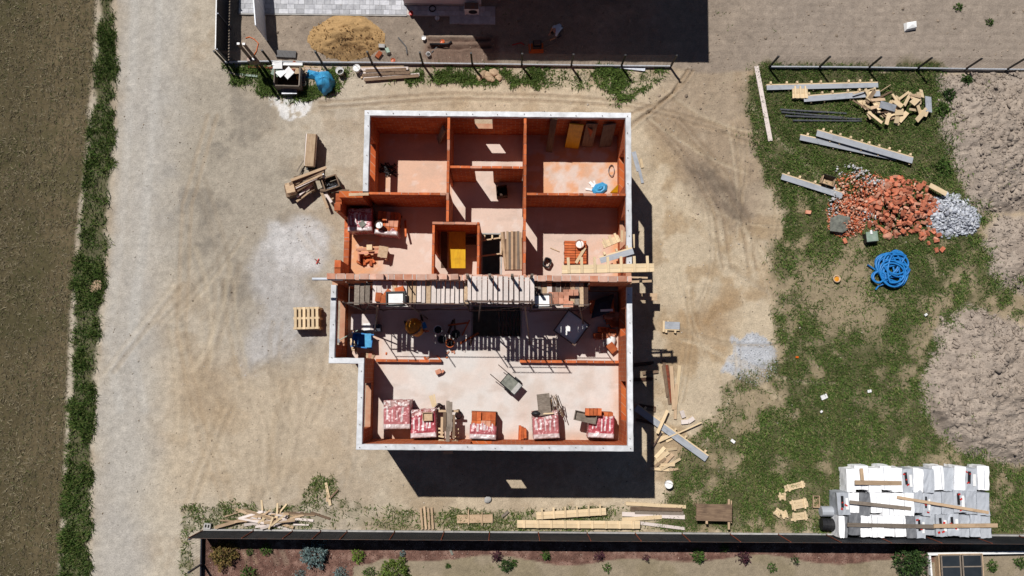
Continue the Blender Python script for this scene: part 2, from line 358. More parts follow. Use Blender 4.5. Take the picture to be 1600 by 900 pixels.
m_tuft = m_lawn * (1 - m_bare) * np.clip(sst(.66, .42, fbm(cx_, cy_, .7, 3, 303)) * .9 + dense * (.95 - .7 * sst(.5, .66, fbm(cx_, cy_, 1.1, 4, 307))) + sst(330, 250, PY) * .5, 0, 1)
put(m_lawn * .85, alb(158, 142, 114)); put(m_tuft * .85, alb(74, 80, 44)); put(m_tuft * sst(.5, .7, n_cl) * .5, alb(104, 102, 62))
# weed strips
WEEDS = [[(352, 104), (480, 112), (530, 104), (560, 112), (540, 130), (520, 148), (470, 156), (400, 150), (372, 138)],
         [(560, 118), (660, 112), (700, 128), (650, 132), (600, 128)],
         [(680, 108), (770, 110), (775, 132), (720, 128)], [(770, 110), (900, 110), (1040, 108), (1030, 124), (1010, 140), (985, 160), (955, 168), (930, 132), (860, 135), (800, 132)],
         [(285, 796), (330, 800), (318, 825), (300, 838), (298, 1000), (276, 1000), (280, 860)],
         [(285, 796), (350, 788), (420, 800), (470, 780), (490, 752), (520, 748), (530, 780), (600, 790), (640, 800), (820, 800), (1090, 790), (1090, 832), (300, 830)]]
m_weed = np.zeros(GX.shape)
for k, w in enumerate(WEEDS): m_weed = np.maximum(m_weed, reg(w, 4, 8, 9) * (.95 if k < 5 else .62 + .3 * np.clip(w1 * 2, -1, 1)))
m_weed = np.clip(m_weed, 0, 1)
put(m_weed * .75 * (.25 + .75 * sst(.4, .58, fbm(cx_, cy_, .8, 3, 371))), alb(96, 96, 58))
# garden beyond the south fence
m_gard = reg([(318, 830), (3000, 842), (3000, 1300), (318, 1300)], 2, 0, 0)
put(m_gard, alb(160, 146, 124)); put(m_gard * sst(.45, .7, n_mid) * .5, alb(138, 126, 98))
wav = [(x, 875 + 5 * math.sin(x / 33.0) + 4 * math.sin(x / 71.0 + 1)) for x in range(1500, 590, -15)]
m_mulch = reg([(318, 832), (1500, 842)] + wav + [(583, 880), (552, 884), (545, 960), (540, 1300), (318, 1300)], 1.2, 0, 1.0)
put(m_mulch, alb(128, 96, 84)); put(m_mulch * sst(.5, .75, n_fin) * .7, alb(158, 128, 114)); put(m_mulch * sst(.5, .3, n_fin) * .5, alb(92, 66, 58))
# field and verge
put(m_field, alb(106, 94, 70)); put(m_field * .35 * sst(.3, .8, np.sin((PX + PY * .055 + w1 * 2.5) / 1.9) * .5 + .5), alb(82, 74, 52)); put(m_field * sst(.45, .7, n_mid) * .55, alb(124, 110, 84)); put(m_field * sst(.5, .7, fbm(cx_, cy_, 1.8, 4, 311)) * .55, alb(80, 78, 50))
put(m_field * sst(110, 0, PX) * .45, alb(70, 66, 44)); put(m_verge * .9, alb(84, 84, 54))
# soil mounds on the east side
MOUNDS = [([(1462, 120), (1700, 100), (1800, 340), (1600, 332), (1530, 330), (1490, 265), (1465, 190)], .75),
          ([(1560, 340), (1700, 330), (1700, 470), (1600, 462), (1548, 440), (1538, 380)], .6),
          ([(1440, 600), (1470, 500), (1510, 474), (1600, 505), (1750, 520), (1750, 730), (1600, 728), (1510, 712), (1440, 648)], .9)]
m_mound = np.zeros(GX.shape)
for p, h in MOUNDS:
    sd = sdf(p, PX, PY) + w1 * 9 + w2 * 4; m_mound = np.maximum(m_mound, sst(7, -7, sd + (n_fin - .5) * 14))
    Z += h * (.55 * sst(2, -26, sd) + .6 * sst(-10, -85, sd)) * (.7 + .6 * n_mid) + sst(0, -20, sd) * ((fbm(cx_, cy_, .9, 3, 41) - .45) * .34 + (fbm(cx_, cy_, .3, 2, 45) - .5) * .26 - np.abs(fbm(cx_, cy_, .5, 3, 43) - .5) * .2)
put(m_mound, alb(178, 164, 150)); put(m_mound * sst(.45, .7, n_mid) * .5, alb(158, 143, 128)); put(m_mound * sst(.5, .8, n_fin) * .4, alb(182, 168, 152))
# wheel tracks pressed into the soil
def track(line, wdt, dep, c=None, k=.5):
    global Z
    d = pdist(line, PX + w1 * 3, PY + w2 * 1.5); Z -= dep * sst(wdt, wdt * .3, d); Z += dep * .7 * sst(wdt * .9, wdt * .3, np.abs(d - wdt * 1.2))
    if c is not None: put(sst(wdt * 1.1, wdt * .4, d) * k, c)
T_DARK = alb(158, 138, 114)
for o in (0, 9): track([(500, 160 + o), (700, 146 + o), (860, 150 + o), (980, 158 + o), (1060, 178 + o), (1120, 196 + o), (1190, 222 + o)], 3.2, .035, T_DARK)
for o in (0, 26, 34): track([(1085 - o * .3, 110), (1065 - o * .5, 135 + o * .4), (1030 - o * .5, 160 + o * .5), (985, 178 + o * .6)], 3.0, .045, T_DARK, .6)
for o in (0, 12, 40, 52): track([(1010 + o, 185), (1045 + o, 225), (1085 + o, 275), (1118 + o, 340), (1130 + o, 420)], 3.0, .03, alb(140, 120, 98), .5)
for o in (0, 14): track([(400 - o, 880), (330 - o, 700), (290 - o, 520), (300 - o, 320), (340 - o, 180)], 4, .012, alb(180, 158, 130), .3)
rr2 = random.Random(5)
for q in range(44):
    x0, y0 = rr2.choice(((rr2.uniform(260, 540), rr2.uniform(160, 760)), (rr2.uniform(1010, 1190), rr2.uniform(130, 560)))); an = rr2.gauss(1.45, .4) if x0 < 700 else rr2.gauss(1.0, .35); ln = []; cv = rr2.uniform(-.12, .12)
    for j in range(9): ln.append((x0, y0)); x0 += 22 * math.cos(an); y0 += 22 * math.sin(an); an += cv
    lf = ln[0][0] < 700
    for o in (0, 15 if lf else 8): track([(u + o, v) for u, v in ln], rr2.uniform(4, 6.5) if lf else rr2.uniform(2, 3.4), rr2.uniform(.008, .015) if lf else rr2.uniform(.012, .03), alb(*rr2.choice(((176, 156, 128), (204, 188, 162), (160, 146, 126)))), rr2.uniform(.12, .3) if lf else rr2.uniform(.25, .55))
m_dk = reg([(1068, 250), (1105, 246), (1150, 290), (1180, 335), (1160, 358), (1120, 325), (1085, 290)], 10, 16, 10) * (.35 + .65 * sst(.4, .6, fbm(cx_ * 1.0 + cy_ * .8, (cy_ - cx_ * .8) * .25, .35, 3, 351))); put(m_dk * .75, alb(120, 106, 92))
for o in (0, 10): track([(672, 63 + o * 1.2), (766, 62 + o * 1.2)], 3.2, .10, alb(92, 70, 60), .8)
# relief
rough = .45 + m_nb * .6 + m_lawn * .5 + m_wet * .6 + reg([(1000, 115), (1190, 110), (1200, 330), (1100, 330), (1000, 200)], 30, 20, 5) * 1.0
Z += (n_big - .5) * .08 + (n_mid - .5) * .09 * rough + (n_fin - .5) * .05 * rough
inside = sdf([P2(555, 210)] + [P2(970, 210), P2(965, 690), P2(555, 690)], cx_, cy_)
far = np.clip((np.maximum(np.abs(GX) - 40, np.abs(GY) - 35)) / 40, 0, 1)
Z *= (1 - far); C *= (0.80 + .24 * n_fin + .16 * fbm(cx_, cy_, .16, 2, 331))[..., None]
lab = np.zeros(GX.shape, int)
lab[m_gard > .5] = 5; lab[m_mulch > .5] = 6; lab[m_nb > .5] = 4; lab[m_road > .5] = 1; lab[(m_field > .5) | (m_verge > .5)] = 2; lab[m_mound > .5] = 3
Zs = (GX, GY)
ny_, nx_ = GX.shape
V = np.stack([GX, GY, Z], -1).reshape(-1, 3); idx = np.arange(ny_ * nx_).reshape(ny_, nx_)
quads = np.stack([idx[:-1, :-1], idx[:-1, 1:], idx[1:, 1:], idx[1:, :-1]], -1).reshape(-1, 4); ql = lab[:-1, :-1].reshape(-1)
for k, nm in enumerate(['ground', 'gravel_road', 'field', 'soil_mound', 'neighbour_plot', 'garden_soil', 'mulch_bed']):
    q = quads[ql == k]; u, inv = np.unique(q, return_inverse=True)
    me = fastmesh(nm, V[u], inv.reshape(q.shape), 'ground', C.reshape(-1, 3)[u]); me.polygons.foreach_set('use_smooth', [nm != 'soil_mound'] * len(me.polygons))
    tag(mk(nm, me), kind='structure')
def gz(x, y):                                   # ground height under a point
    i = np.clip(np.searchsorted(gx, x) - 1, 0, nx_ - 2); j = np.clip(np.searchsorted(gy, y) - 1, 0, ny_ - 2); return Z[j, i]
def samp(A, x, y):
    i = np.clip(np.searchsorted(gx, x) - 1, 0, nx_ - 2); j = np.clip(np.searchsorted(gy, y) - 1, 0, ny_ - 2); return A[j, i]
def G(px, py):
    p = P(px, py); p.z = float(gz(p.x, p.y)); return p

# ------------------------------------------------------------------ grass, stubble, clods, stones (uncountable)
def blades(name, label, mask, box_, n, lw, ll, cols, lift=(.5, 1.0)):
    x0, y1 = P2(box_[0], box_[1]); x1, y0 = P2(box_[2], box_[3])
    x = rng.uniform(x0, x1, n); y = rng.uniform(y0, y1, n)
    k = samp(mask, x, y); dens = np.clip(fbm(x, y, .5, 2, 77) * 1.8 - .15, 0.12, 1); ok = rng.random(n) < k * dens
    x, y = x[ok], y[ok]; n = len(x); z = gz(x, y) - .01
    a = rng.uniform(0, 6.2832, n); L = rng.uniform(*ll, n); w = rng.uniform(*lw, n); up = rng.uniform(*lift, n)
    clump = fbm(x, y, .9, 3, 55)
    L = L * (.6 + .8 * clump)
    dx, dy = np.cos(a), np.sin(a); hx = L * np.sqrt(1 - np.minimum(up, .98) ** 2) + .02; hz = L * up
    V = np.empty((n, 4, 3)); sx, sy = -dy * w / 2, dx * w / 2
    V[:, 0] = np.stack([x - sx, y - sy, z], -1); V[:, 1] = np.stack([x + sx, y + sy, z], -1)
    V[:, 2] = np.stack([x + dx * hx * .5 + sx * 1.0, y + dy * hx * .5 + sy * 1.0, z + hz * .72], -1); V[:, 3] = np.stack([x + dx * hx, y + dy * hx, z + hz], -1)
    b = np.arange(n)[:, None] * 4; Fc = np.concatenate([b + [0, 1, 2], b + [0, 2, 3]], 0)
    cc = np.array(cols)[rng.integers(0, len(cols), n)] * (rng.uniform(.7, 1.2, n) * (.6 + .75 * clump))[:, None]
    me = fastmesh(name, V.reshape(-1, 3), Fc, 'blade', np.repeat(cc, 4, 0)); return tag(mk(name, me), label, 'grass', kind='stuff')
gA, gB, gC, gD, gE = (.08, .13, .026), (.105, .15, .036), (.06, .108, .024), (.21, .19, .09), (.135, .15, .05)
lawnm = np.clip(m_tuft * (.35 + .9 * sst(.32, .6, n_cl)), 0, 1) * (PY < 832)
blades('lawn_grass', 'patchy green grass covering the east side of the plot', lawnm, (1000, 95, 1640, 840), 420000, (.016, .036), (.09, .25), [gA, gA, gB, gC, gC, gE, gD], (.35, .9))
blades('verge_grass', 'long dark green grass strip between the field and the gravel road', np.clip(m_verge * (.15 + 1.1 * sst(-.45, .15, w1 + w2 * .5)), 0, 1), (60, -10, 215, 915), 150000, (.015, .04), (.12, .34), [gA, gC, gC, gB, gE], (.4, .9))
wm = np.clip(m_weed * (.4 + .9 * sst(-.25, .3, w1)), 0, 1) * (sdf([P2(555, 210), P2(970, 210), P2(965, 690), P2(555, 690)], cx_, cy_) > 0)
blades('north_weeds', 'leafy green weeds growing along the foot of the north mesh fence', np.clip(wm * (.1 + 1.2 * sst(.4, .58, fbm(cx_, cy_, .8, 3, 371))), 0, 1), (340, 95, 1060, 180), 70000, (.02, .05), (.1, .3), [gA, gB, gC, gB], (.35, .85))
blades('south_weeds', 'dry and green weeds along the black south fence', wm, (265, 735, 1110, 905), 90000, (.015, .04), (.1, .26), [gA, gB, gC, gE, gD], (.35, .85))
sp = np.clip(sst(.66, .8, fbm(cx_, cy_, .9, 3, 91)) * sst(.5, .75, fbm(cx_, cy_, 6, 3, 93)) * 1.0, 0, 1) * (1 - m_road) * (1 - m_field) * (inside > 1)
blades('sparse_tufts', 'sparse tufts of grass dotted over bare soil', np.clip(sp * .5 * ((PX > 1120) | (PY > 720) | (PY < 110)) + m_lawn * m_bare * .10 + m_mound * sst(.66, .8, fbm(cx_, cy_, .7, 3, 95)) * .5, 0, 1), (230, -5, 1640, 905), 130000, (.015, .035), (.07, .16), [gA, gB, gE], (.35, .9))
blades('field_stubble', 'short brown stubble and thin weeds in the dark field', m_field * .75 * (.35 + .65 * sst(.2, .8, np.sin((PX + PY * .055 + w1 * 2.5) / 1.9) * .5 + .5)), (-40, -10, 200, 910), 110000, (.016, .04), (.08, .24), [(.17, .14, .085), (.14, .115, .068), (.085, .09, .035), (.23, .195, .125), (.11, .09, .055), (.10, .082, .048)], (.15, .6))

_ico = None
def lumps(name, label, cat, x, y, z, s, cols, mat='chips', flat=.6, parent=None, kind='stuff', tilt=.25):
    global _ico
    if _ico is None:
        bm = bmesh.new(); bmesh.ops.create_icosphere(bm, subdivisions=1, radius=1); _ico = (np.array([v.co[:] for v in bm.verts]), np.array([[v.index for v in f.verts] for f in bm.faces])); bm.free()
    n = len(x); B = _ico[0][None] * rng.uniform(.62, 1.25, (n, 12, 1)) * rng.uniform(.6, 1.3, (n, 1, 3)); B[..., 2] *= flat
    q = rng.normal(size=(n, 4)) * np.array([1.0, tilt, tilt, 1.0]); q /= np.linalg.norm(q, axis=1)[:, None]; w_, x_, y_, z_ = q.T[:, :, None]
    bx = B[..., 0] * (1 - 2 * (y_ ** 2 + z_ ** 2)) + B[..., 1] * 2 * (x_ * y_ - z_ * w_) + B[..., 2] * 2 * (x_ * z_ + y_ * w_)
    by = B[..., 0] * 2 * (x_ * y_ + z_ * w_) + B[..., 1] * (1 - 2 * (x_ ** 2 + z_ ** 2)) + B[..., 2] * 2 * (y_ * z_ - x_ * w_)
    bz = B[..., 0] * 2 * (x_ * z_ - y_ * w_) + B[..., 1] * 2 * (y_ * z_ + x_ * w_) + B[..., 2] * (1 - 2 * (x_ ** 2 + y_ ** 2))
    V = np.stack([bx * s[:, None] + x[:, None], by * s[:, None] + y[:, None], bz * s[:, None] + z[:, None]], -1)
    Fc = (_ico[1][None] + (np.arange(n) * 12)[:, None, None]).reshape(-1, 3)
    me = fastmesh(name, V.reshape(-1, 3), Fc, mat, np.repeat(cols, 12, 0)); o = mk(name, me, parent)
    return tag(o, label, cat, kind=kind)
def scatter(mask, box_, n):
    x0, y1 = P2(box_[0], box_[1]); x1, y0 = P2(box_[2], box_[3]); x = rng.uniform(x0, x1, n); y = rng.uniform(y0, y1, n)
    ok = rng.random(n) < samp(mask, x, y); return x[ok], y[ok]
x, y = scatter(m_mound, (1420, 80, 1660, 760), 13000); s = rng.gamma(1.15, .03, len(x)) + .016
lumps('soil_clods', 'clods of dry soil lying on the east mounds', 'soil', x, y, gz(x, y), np.minimum(s, .18), alb(174, 160, 146) * rng.uniform(.72, 1.12, (len(x), 1)), flat=.5, tilt=.5)
x, y = scatter(np.clip(m_nb + reg([(990, 115), (1190, 110), (1230, 400), (1090, 360), (1000, 190)], 20, 10, 5), 0, 1), (345, -5, 1640, 420), 5000); s = rng.gamma(1.3, .014, len(x)) + .012
lumps('soil_crumbs', 'small clods and stones scattered over the bare north soil', 'soil', x, y, gz(x, y), np.minimum(s, .1), alb(165, 148, 130) * rng.uniform(.6, 1.3, (len(x), 1)))
x, y = scatter(np.clip((1 - m_field) * (1 - m_nb) * (1 - m_mound) * (1 - m_gard) * (inside > .5), 0, 1) * (.25 + .75 * (n_big > .5)), (190, 100, 1640, 840), 12000); s = rng.gamma(1.3, .008, len(x)) + .008
lumps('gravel_stones', 'loose pebbles scattered over the sandy yard and road', 'gravel', x, y, gz(x, y), np.minimum(s, .06), np.where(rng.random((len(x), 1)) < .5, alb(205, 195, 180), alb(140, 126, 108)) * rng.uniform(.7, 1.15, (len(x), 1)))
x, y = scatter(np.clip(m_grav, 0, 1), (1120, 505, 1230, 615), 2200); s = rng.gamma(1.3, .008, len(x)) + .012
lumps('pale_gravel', 'spread of pale grey gravel at the lawn edge', 'gravel', x, y, gz(x, y), np.minimum(s, .08), alb(200, 204, 210) * rng.uniform(.75, 1.15, (len(x), 1)))
x, y = scatter(np.clip(m_lime * .8 + m_dust * .4, 0, 1), (370, 330, 525, 590), 3000); s = rng.gamma(1.2, .007, len(x)) + .008
lumps('lime_crumbs', 'pale crumbs of spilled lime left of the house', 'gravel', x, y, gz(x, y), np.minimum(s, .07), alb(206, 204, 202) * rng.uniform(.65, 1.15, (len(x), 1)))
x, y = scatter(m_mulch, (318, 835, 1520, 910), 14000); s = rng.uniform(.012, .035, len(x))
lumps('bark_mulch', 'reddish brown bark chips covering the garden bed', 'mulch', x, y, gz(x, y) + .01, s, np.where(rng.random((len(x), 1)) < .12, alb(190, 165, 150), alb(130, 98, 86)) * rng.uniform(.55, 1.25, (len(x), 1)), flat=.35)
# ------------------------------------------------------------------ the house under construction
ZF, ZT = 3.3, 6.0                               # upper floor slab, top of the ring beam
XW, XE, YN, YS, XL, YW, TH = -6.08, 5.26, 10.90, -3.34, -7.30, .17, .228
house = thing('brick_house', 'roofless two storey orange clay block house with white ring beam, seen from above', 'house')
def boxes(name, mat, bl, parent):               # several butted boxes as one mesh
    v = []; f = []
    for (x0, x1, y0, y1, z0, z1) in bl:
        k = len(v); v += [(x, y, z) for x in (x0, x1) for y in (y0, y1) for z in (z0, z1)]
        f += [tuple(k + i for i in q) for q in [(0, 1, 3, 2), (4, 6, 7, 5), (0, 4, 5, 1), (2, 3, 7, 6), (0, 2, 6, 4), (1, 5, 7, 3)]]
    return mk(name, mesh(name, v, f, mat), parent)
def wall(name, ax, c0, c1, a0, a1, z0, z1, ops=(), mat='brickwall', parent=house):
    bl = []; cuts = sorted(ops); cur = a0
    def add(s, e, p, q):
        if e - s > .005 and q - p > .005: bl.append((s, e, c0, c1, p, q) if ax == 'x' else (c0, c1, s, e, p, q))
    for (s, e, p, q) in cuts: add(cur, s, z0, z1); add(s, e, z0, p); add(s, e, q, z1); cur = e
    add(cur, a1, z0, z1); return boxes(name, mat, bl, parent)
LB = ZT - .24
# lower storey
wall('lower_wall', 'x', YN - TH, YN, XW, XE, -.1, ZF, [(-4, -2.6, 1.0, 2.4), (1.5, 3.5, 1.0, 2.4)])
wall('lower_wall', 'x', YS, YS + TH, XW, XE, -.1, ZF)
wall('lower_wall', 'y', XE - TH, XE, YS + TH, YN - TH, -.1, ZF, [(-1.5, 0.2, .1, 2.3), (5.5, 7.5, 1.0, 2.4)])
wall('lower_wall', 'y', XW, XW + TH, 7.4, YN - TH, -.1, ZF, [(8.2, 9.8, 1.0, 2.4)])
wall('lower_wall', 'y', XL, XL + TH, YW, 7.4, -.1, ZF, [(1.0, 2.8, 1.0, 2.4), (4.6, 6.0, .1, 2.3)])
wall('lower_wall', 'y', XW, XW + TH, YS + TH, YW, -.1, ZF)
wall('lower_wall', 'x', YW, YW + TH, XL + TH, XW + TH, -.1, ZF); wall('lower_wall', 'x', 7.13, 7.4, XL + TH, XW, -.1, ZF)
boxes('ground_slab', 'concrete', [(XW + .1, XE - .1, YS + .1, YN - .1, -.2, .06), (XL + .1, XW + .1, YW + .1, 7.3, -.2, .06)], house)
# upper storey
wall('wall', 'x', YN - TH, YN, XW, XE, ZF, LB, [(-1.45, -.66, 4.25, 5.62)])
wall('wall', 'x', YS, YS + TH, XW, XE, ZF, LB, [(-1.46, -.58, 4.2, 5.5)])
wall('wall', 'y', XE - TH, XE, YS + TH, YN - TH, ZF, LB, [(-2.17, -.5, 4.15, 5.55), (1.44, 2.65, 3.98, 5.55), (5.3, 6.6, 4.0, 5.54), (7.85, 9.5, 3.92, 5.42)])
wall('wall', 'y', XW, XW + TH, 7.4, YN - TH, ZF, LB, [(8.2, 9.9, 4.3, 5.66)])
wall('wall', 'y', XW, XW + TH, YS + TH, YW, ZF, LB, [(-2.55, -.65, 4.0, 5.5)])
wall('wall', 'y', XL, XL + TH, YW, 3.74, ZF, LB, [(.95, 2.9, 4.0, 5.5)])
wall('wall', 'x', YW, YW + TH, XL + TH, XW + TH, ZF, LB)
wall('wall', 'x', 7.13, 7.4, XL + TH, XW, ZF, ZT - .02)
wall('wall', 'y', XL, XL + TH, 6.62, 7.4, ZF, 5.35); wall('wall', 'y', XL, XL + TH, 3.74, 4.55, ZF, 5.2)
R0 = .004
def ring(x0, x1, y0, y1):
    lx = x1 - x0 > y1 - y0; L = (x1 - x0) if lx else (y1 - y0); n = max(2, int(L / .3)); v = []; f = []; jt = lambda s: U(-.009, .006) * s
    for i in range(n + 1):
        q = i / n; e = 0 if i in (0, n) else 1
        for (s, z) in ((0, LB), (0, ZT - .012), (.06, ZT), (.94, ZT), (1, ZT - .012), (1, LB)):
            w = (y0 + (y1 - y0) * s) if lx else (x0 + (x1 - x0) * s); w += jt(e) * (1 if s > .5 else -1); u = (x0 + L * q) if lx else (y0 + L * q); v.append((u, w, z + (U(-.004, .004) * e if z >= ZT - .02 else 0)) if lx else (w, u, z + (U(-.004, .004) * e if z >= ZT - .02 else 0)))
    for i in range(n):
        for k in range(5): f.append((i * 6 + k, i * 6 + k + 1, i * 6 + 7 + k, i * 6 + 6 + k) if lx else (i * 6 + k + 1, i * 6 + k, i * 6 + 6 + k, i * 6 + 7 + k))
        f.append((i * 6 + 5, i * 6, i * 6 + 6, i * 6 + 11))
    f += [(0, 5, 4, 3, 2, 1), tuple(n * 6 + k for k in range(6))]
    return mk('ring_beam', mesh('ring_beam', v, f, 'ring'), house)
ring(XW - R0, XE + R0, YN - TH, YN + R0); ring(XE - TH, XE + R0, 4.25, YN - TH); ring(XE - TH, XE + R0, YS + TH, 3.42)
ring(XW - R0, XE + R0, YS - R0, YS + TH); ring(XW - R0, XW + TH, 7.4, YN - TH); ring(XW - R0, XW + TH, YS + TH, YW - R0)
ring(XL - R0, XW + TH, YW - R0, YW + TH); ring(XL - R0, XL + TH, YW + TH, 3.42)
for x0, y0, x1, y1 in ((XW + .13, YN - .13, XE - .13, YN - .13), (XE - .13, YN - .9, XE - .13, 4.5), (XE - .13, 3.1, XE - .13, YS + .5), (XW + .13, YS + .13, XE - .13, YS + .13), (XW + .13, YS + 1, XW + .13, YW - .3), (XL + .13, 3.1, XL + .13, .4), (XW + .13, 10.2, XW + .13, 7.7)):
    n = max(2, int(math.hypot(x1 - x0, y1 - y0) / 1.05))
    for i in range(n + 1):
        q = (x0 + (x1 - x0) * i / n + U(-.03, .03), y0 + (y1 - y0) * i / n + U(-.03, .03), ZT + .03); mk('anchor_bolt', cylm('rail', 6), house, q, (0, 1.5708, 0), (.06, .016, .016))
# slab with its two openings
HOLES = [(P2(738, 525, ZF) + P2(814, 478, ZF)), (-1.10, 4.25, -.26, 6.05)]
fx = np.arange(XL + .12, XE - .1, .08); fy = np.arange(YS + .12, YN - .1, .08); FX, FY = np.meshgrid(fx, fy)
def infl(x, y): return ((x > XW) & (y > YS)) | ((y > YW + .05) & (y < 7.3))
ok = infl(FX[:-1, :-1], FY[:-1, :-1]) & infl(FX[1:, 1:], FY[1:, 1:])
for (a, b, c, d) in HOLES: ok &= ~((FX[:-1, :-1] + .04 > a) & (FX[:-1, :-1] + .04 < c) & (FY[:-1, :-1] + .04 > b) & (FY[:-1, :-1] + .04 < d))
ii = np.arange(FX.size).reshape(FX.shape); qd = np.stack([ii[:-1, :-1], ii[:-1, 1:], ii[1:, 1:], ii[1:, :-1]], -1)[ok]
fc = np.zeros(FX.shape + (3,)); fc[:] = alb(228, 222, 216)
def fmix(m, c):
    global fc
    fc = fc * (1 - m[..., None]) + np.asarray(c) * m[..., None]
nb = fbm(FX, FY, 2.4, 5, 101); nm_ = fbm(FX, FY, .6, 4, 103)
dust = sst(.45, .7, nb) * .22 + ((FY > 7.3) & (FX > .8)) * (.35 + .65 * sst(.62, .42, nm_)) * .9 + ((FY > 7.3) & (FX < -2.5)) * .65 + ((FY > 3.8) & (FY < 7.3)) * .4 + ((FY > 7.3) & (FX > -2.5) & (FX < .8)) * .3
dust += sst(.55, 0, np.minimum(np.minimum(FX - XW - TH, XE - TH - FX), np.minimum(FY - YS - TH, YN - TH - FY))) * .45
fmix(np.clip(dust, 0, 1), alb(232, 172, 128)); fmix(sst(.55, .75, fbm(FX, FY, .9, 4, 107)) * .4, alb(206, 186, 170)); fmix(sst(.62, .74, fbm(FX, FY, .35, 3, 109)) * .35, alb(240, 230, 222))
fmix(sst(.60, .74, fbm(FX * .3, FY * 1.2, .5, 4, 111)) * .3, alb(190, 172, 158))
FV = np.stack([FX, FY, np.full(FX.shape, ZF)], -1).reshape(-1, 3); u, inv = np.unique(qd, return_inverse=True)
V2 = FV[u]; Q2 = inv.reshape(qd.shape); nV = len(V2); Vb = V2.copy(); Vb[:, 2] -= .22
mk('floor_slab', fastmesh('floor_slab', np.concatenate([V2, Vb]), np.concatenate([Q2, Q2[:, ::-1] + nV]), 'floor', np.concatenate([fc.reshape(-1, 3)[u]] * 2)), house)
for (a, b, c, d) in HOLES:
    boxes('slab_edge', 'concrete', [(a - .06, a + .01, b, d, ZF - .22, ZF + .006), (c - .01, c + .06, b, d, ZF - .22, ZF + .006), (a - .06, c + .06, b - .06, b, ZF - .22, ZF + .006), (a - .06, c + .06, d, d + .06, ZF - .22, ZF + .006)], house)
# joists across the big opening
(a, b, c, d) = HOLES[0]
for i in range(6): bar('joist', 'rail', ((a + c) / 2 + .1 + .17 * i, b - .1, ZF - .5), ((a + c) / 2 + .1 + .17 * i, d + .1, ZF - .5), .07, .14, house)
# partitions: a wall with door openings, and its top course of single blocks
NBR = [0]
def course(ax, c0, c1, a0, a1, z0, hb=.23, lb=.47, mats=('clay', 'clay', 'clay', 'clay', 'claypale'), jog=.006, gap=.02, skip=0.0, parent=house):
    boxes('mortar_bed', 'mortar', [(a0 + .03, a1 - .03, c0 + .022, c1 - .022, z0 - .004, z0 + hb - .012) if ax == 'x' else (c0 + .022, c1 - .022, a0 + .03, a1 - .03, z0 - .004, z0 + hb - .012)], parent)
    p = a0
    while p < a1 - .04:
        l = min(lb * (U(.92, 1.05) if U(0, 1) > .15 else U(.4, .7)), a1 - p)
        if a1 - p - l < .1: l = a1 - p
        if U(0, 1) >= skip:
            m = (p + l / 2, (c0 + c1) / 2 + U(-jog, jog), z0 + hb / 2 + U(0, .008)); s = (l - gap, c1 - c0, hb)
            if ax == 'y': m = (m[1], m[0], m[2])
            box('brick', random.choice(mats), s, m, (0, 0, (0 if ax == 'x' else math.pi / 2) + U(-.008, .008)), parent); NBR[0] += 1
        p += l
def partition(ax, c0, c1, a0, a1, ops=(), zt=5.92):
    wall('partition', ax, c0, c1, a0, a1, ZF, zt - .23, ops); course(ax, c0, c1, a0, a1, zt - .23)
dl = ZF + 2.08
partition('y', -2.56, -2.45, 6.14, YN - TH, [(7.5, 8.24, ZF, dl)])
partition('y', .70, .81, 3.76, YN - TH, [(6.1, 6.88, ZF, dl)])
partition('x', 8.45, 8.55, -2.43, .68, [(-1.40, -.61, ZF, dl)], 5.90)
partition('x', 7.28, 7.38, XW + TH, -2.58, (), 5.91)
partition('x', 7.31, 7.41, .83, XE - TH, (), 5.91)
partition('x', 6.03, 6.13, -3.14, -1.14, (), 5.93)
partition('y', -3.13, -3.03, 3.76, 6.01, [(4.3, 5.0, ZF, dl)], 5.91); partition('y', -1.24, -1.14, 3.76, 6.01, (), 5.91)
# spine wall, taller than the rest
YM0, YM1, ZM = 3.48, 3.71, 7.35
wall('spine_wall', 'x', YM0, YM1, XL + TH, XE - TH, ZF, ZM, [(-5.9, -4.9, ZF, dl), (1.6, 2.5, ZF, dl)])
course('x', YM0, YM1, XL + .15, XE - TH - .02, ZM, .24, .38, ('clayfaded', 'clayfaded', 'claypale'), .014, .035)
for x0 in (-5.0, -2.9, -2.5, -2.05, -1.5, -1.1, -.7, -.3, .1): box('brick', 'clayfaded', (.30, .22, .23), (x0, 3.59 + U(-.02, .02), ZM + .37), (0, 0, U(-.05, .05)), house)
# single courses laid out on the slab (future partitions)
course('x', .26, .38, -5.75, -2.84, ZF + .004, .25, .47, ('clay', 'clay'), .004); course('x', .27, .39, .62, XE - TH, ZF + .004, .25, .47, ('clay', 'clay'), .004)
# unfinished west wing wall: toothed block ends and sill course
course('y', XL, XL + TH, 4.56, 6.61, ZF + .002, .24, .38, ('clay', 'clay'), .006)
for k, (yy, zz) in enumerate(((6.9, 5.35), (7.2, 5.35), (4.05, 5.2), (4.35, 5.2), (6.75, 5.59))): box('brick', 'clay', (.37 if k < 4 else .3, .26, .24), (XL + .135, yy, zz + .121), (0, 0, math.pi / 2 + U(-.03, .03)), house)

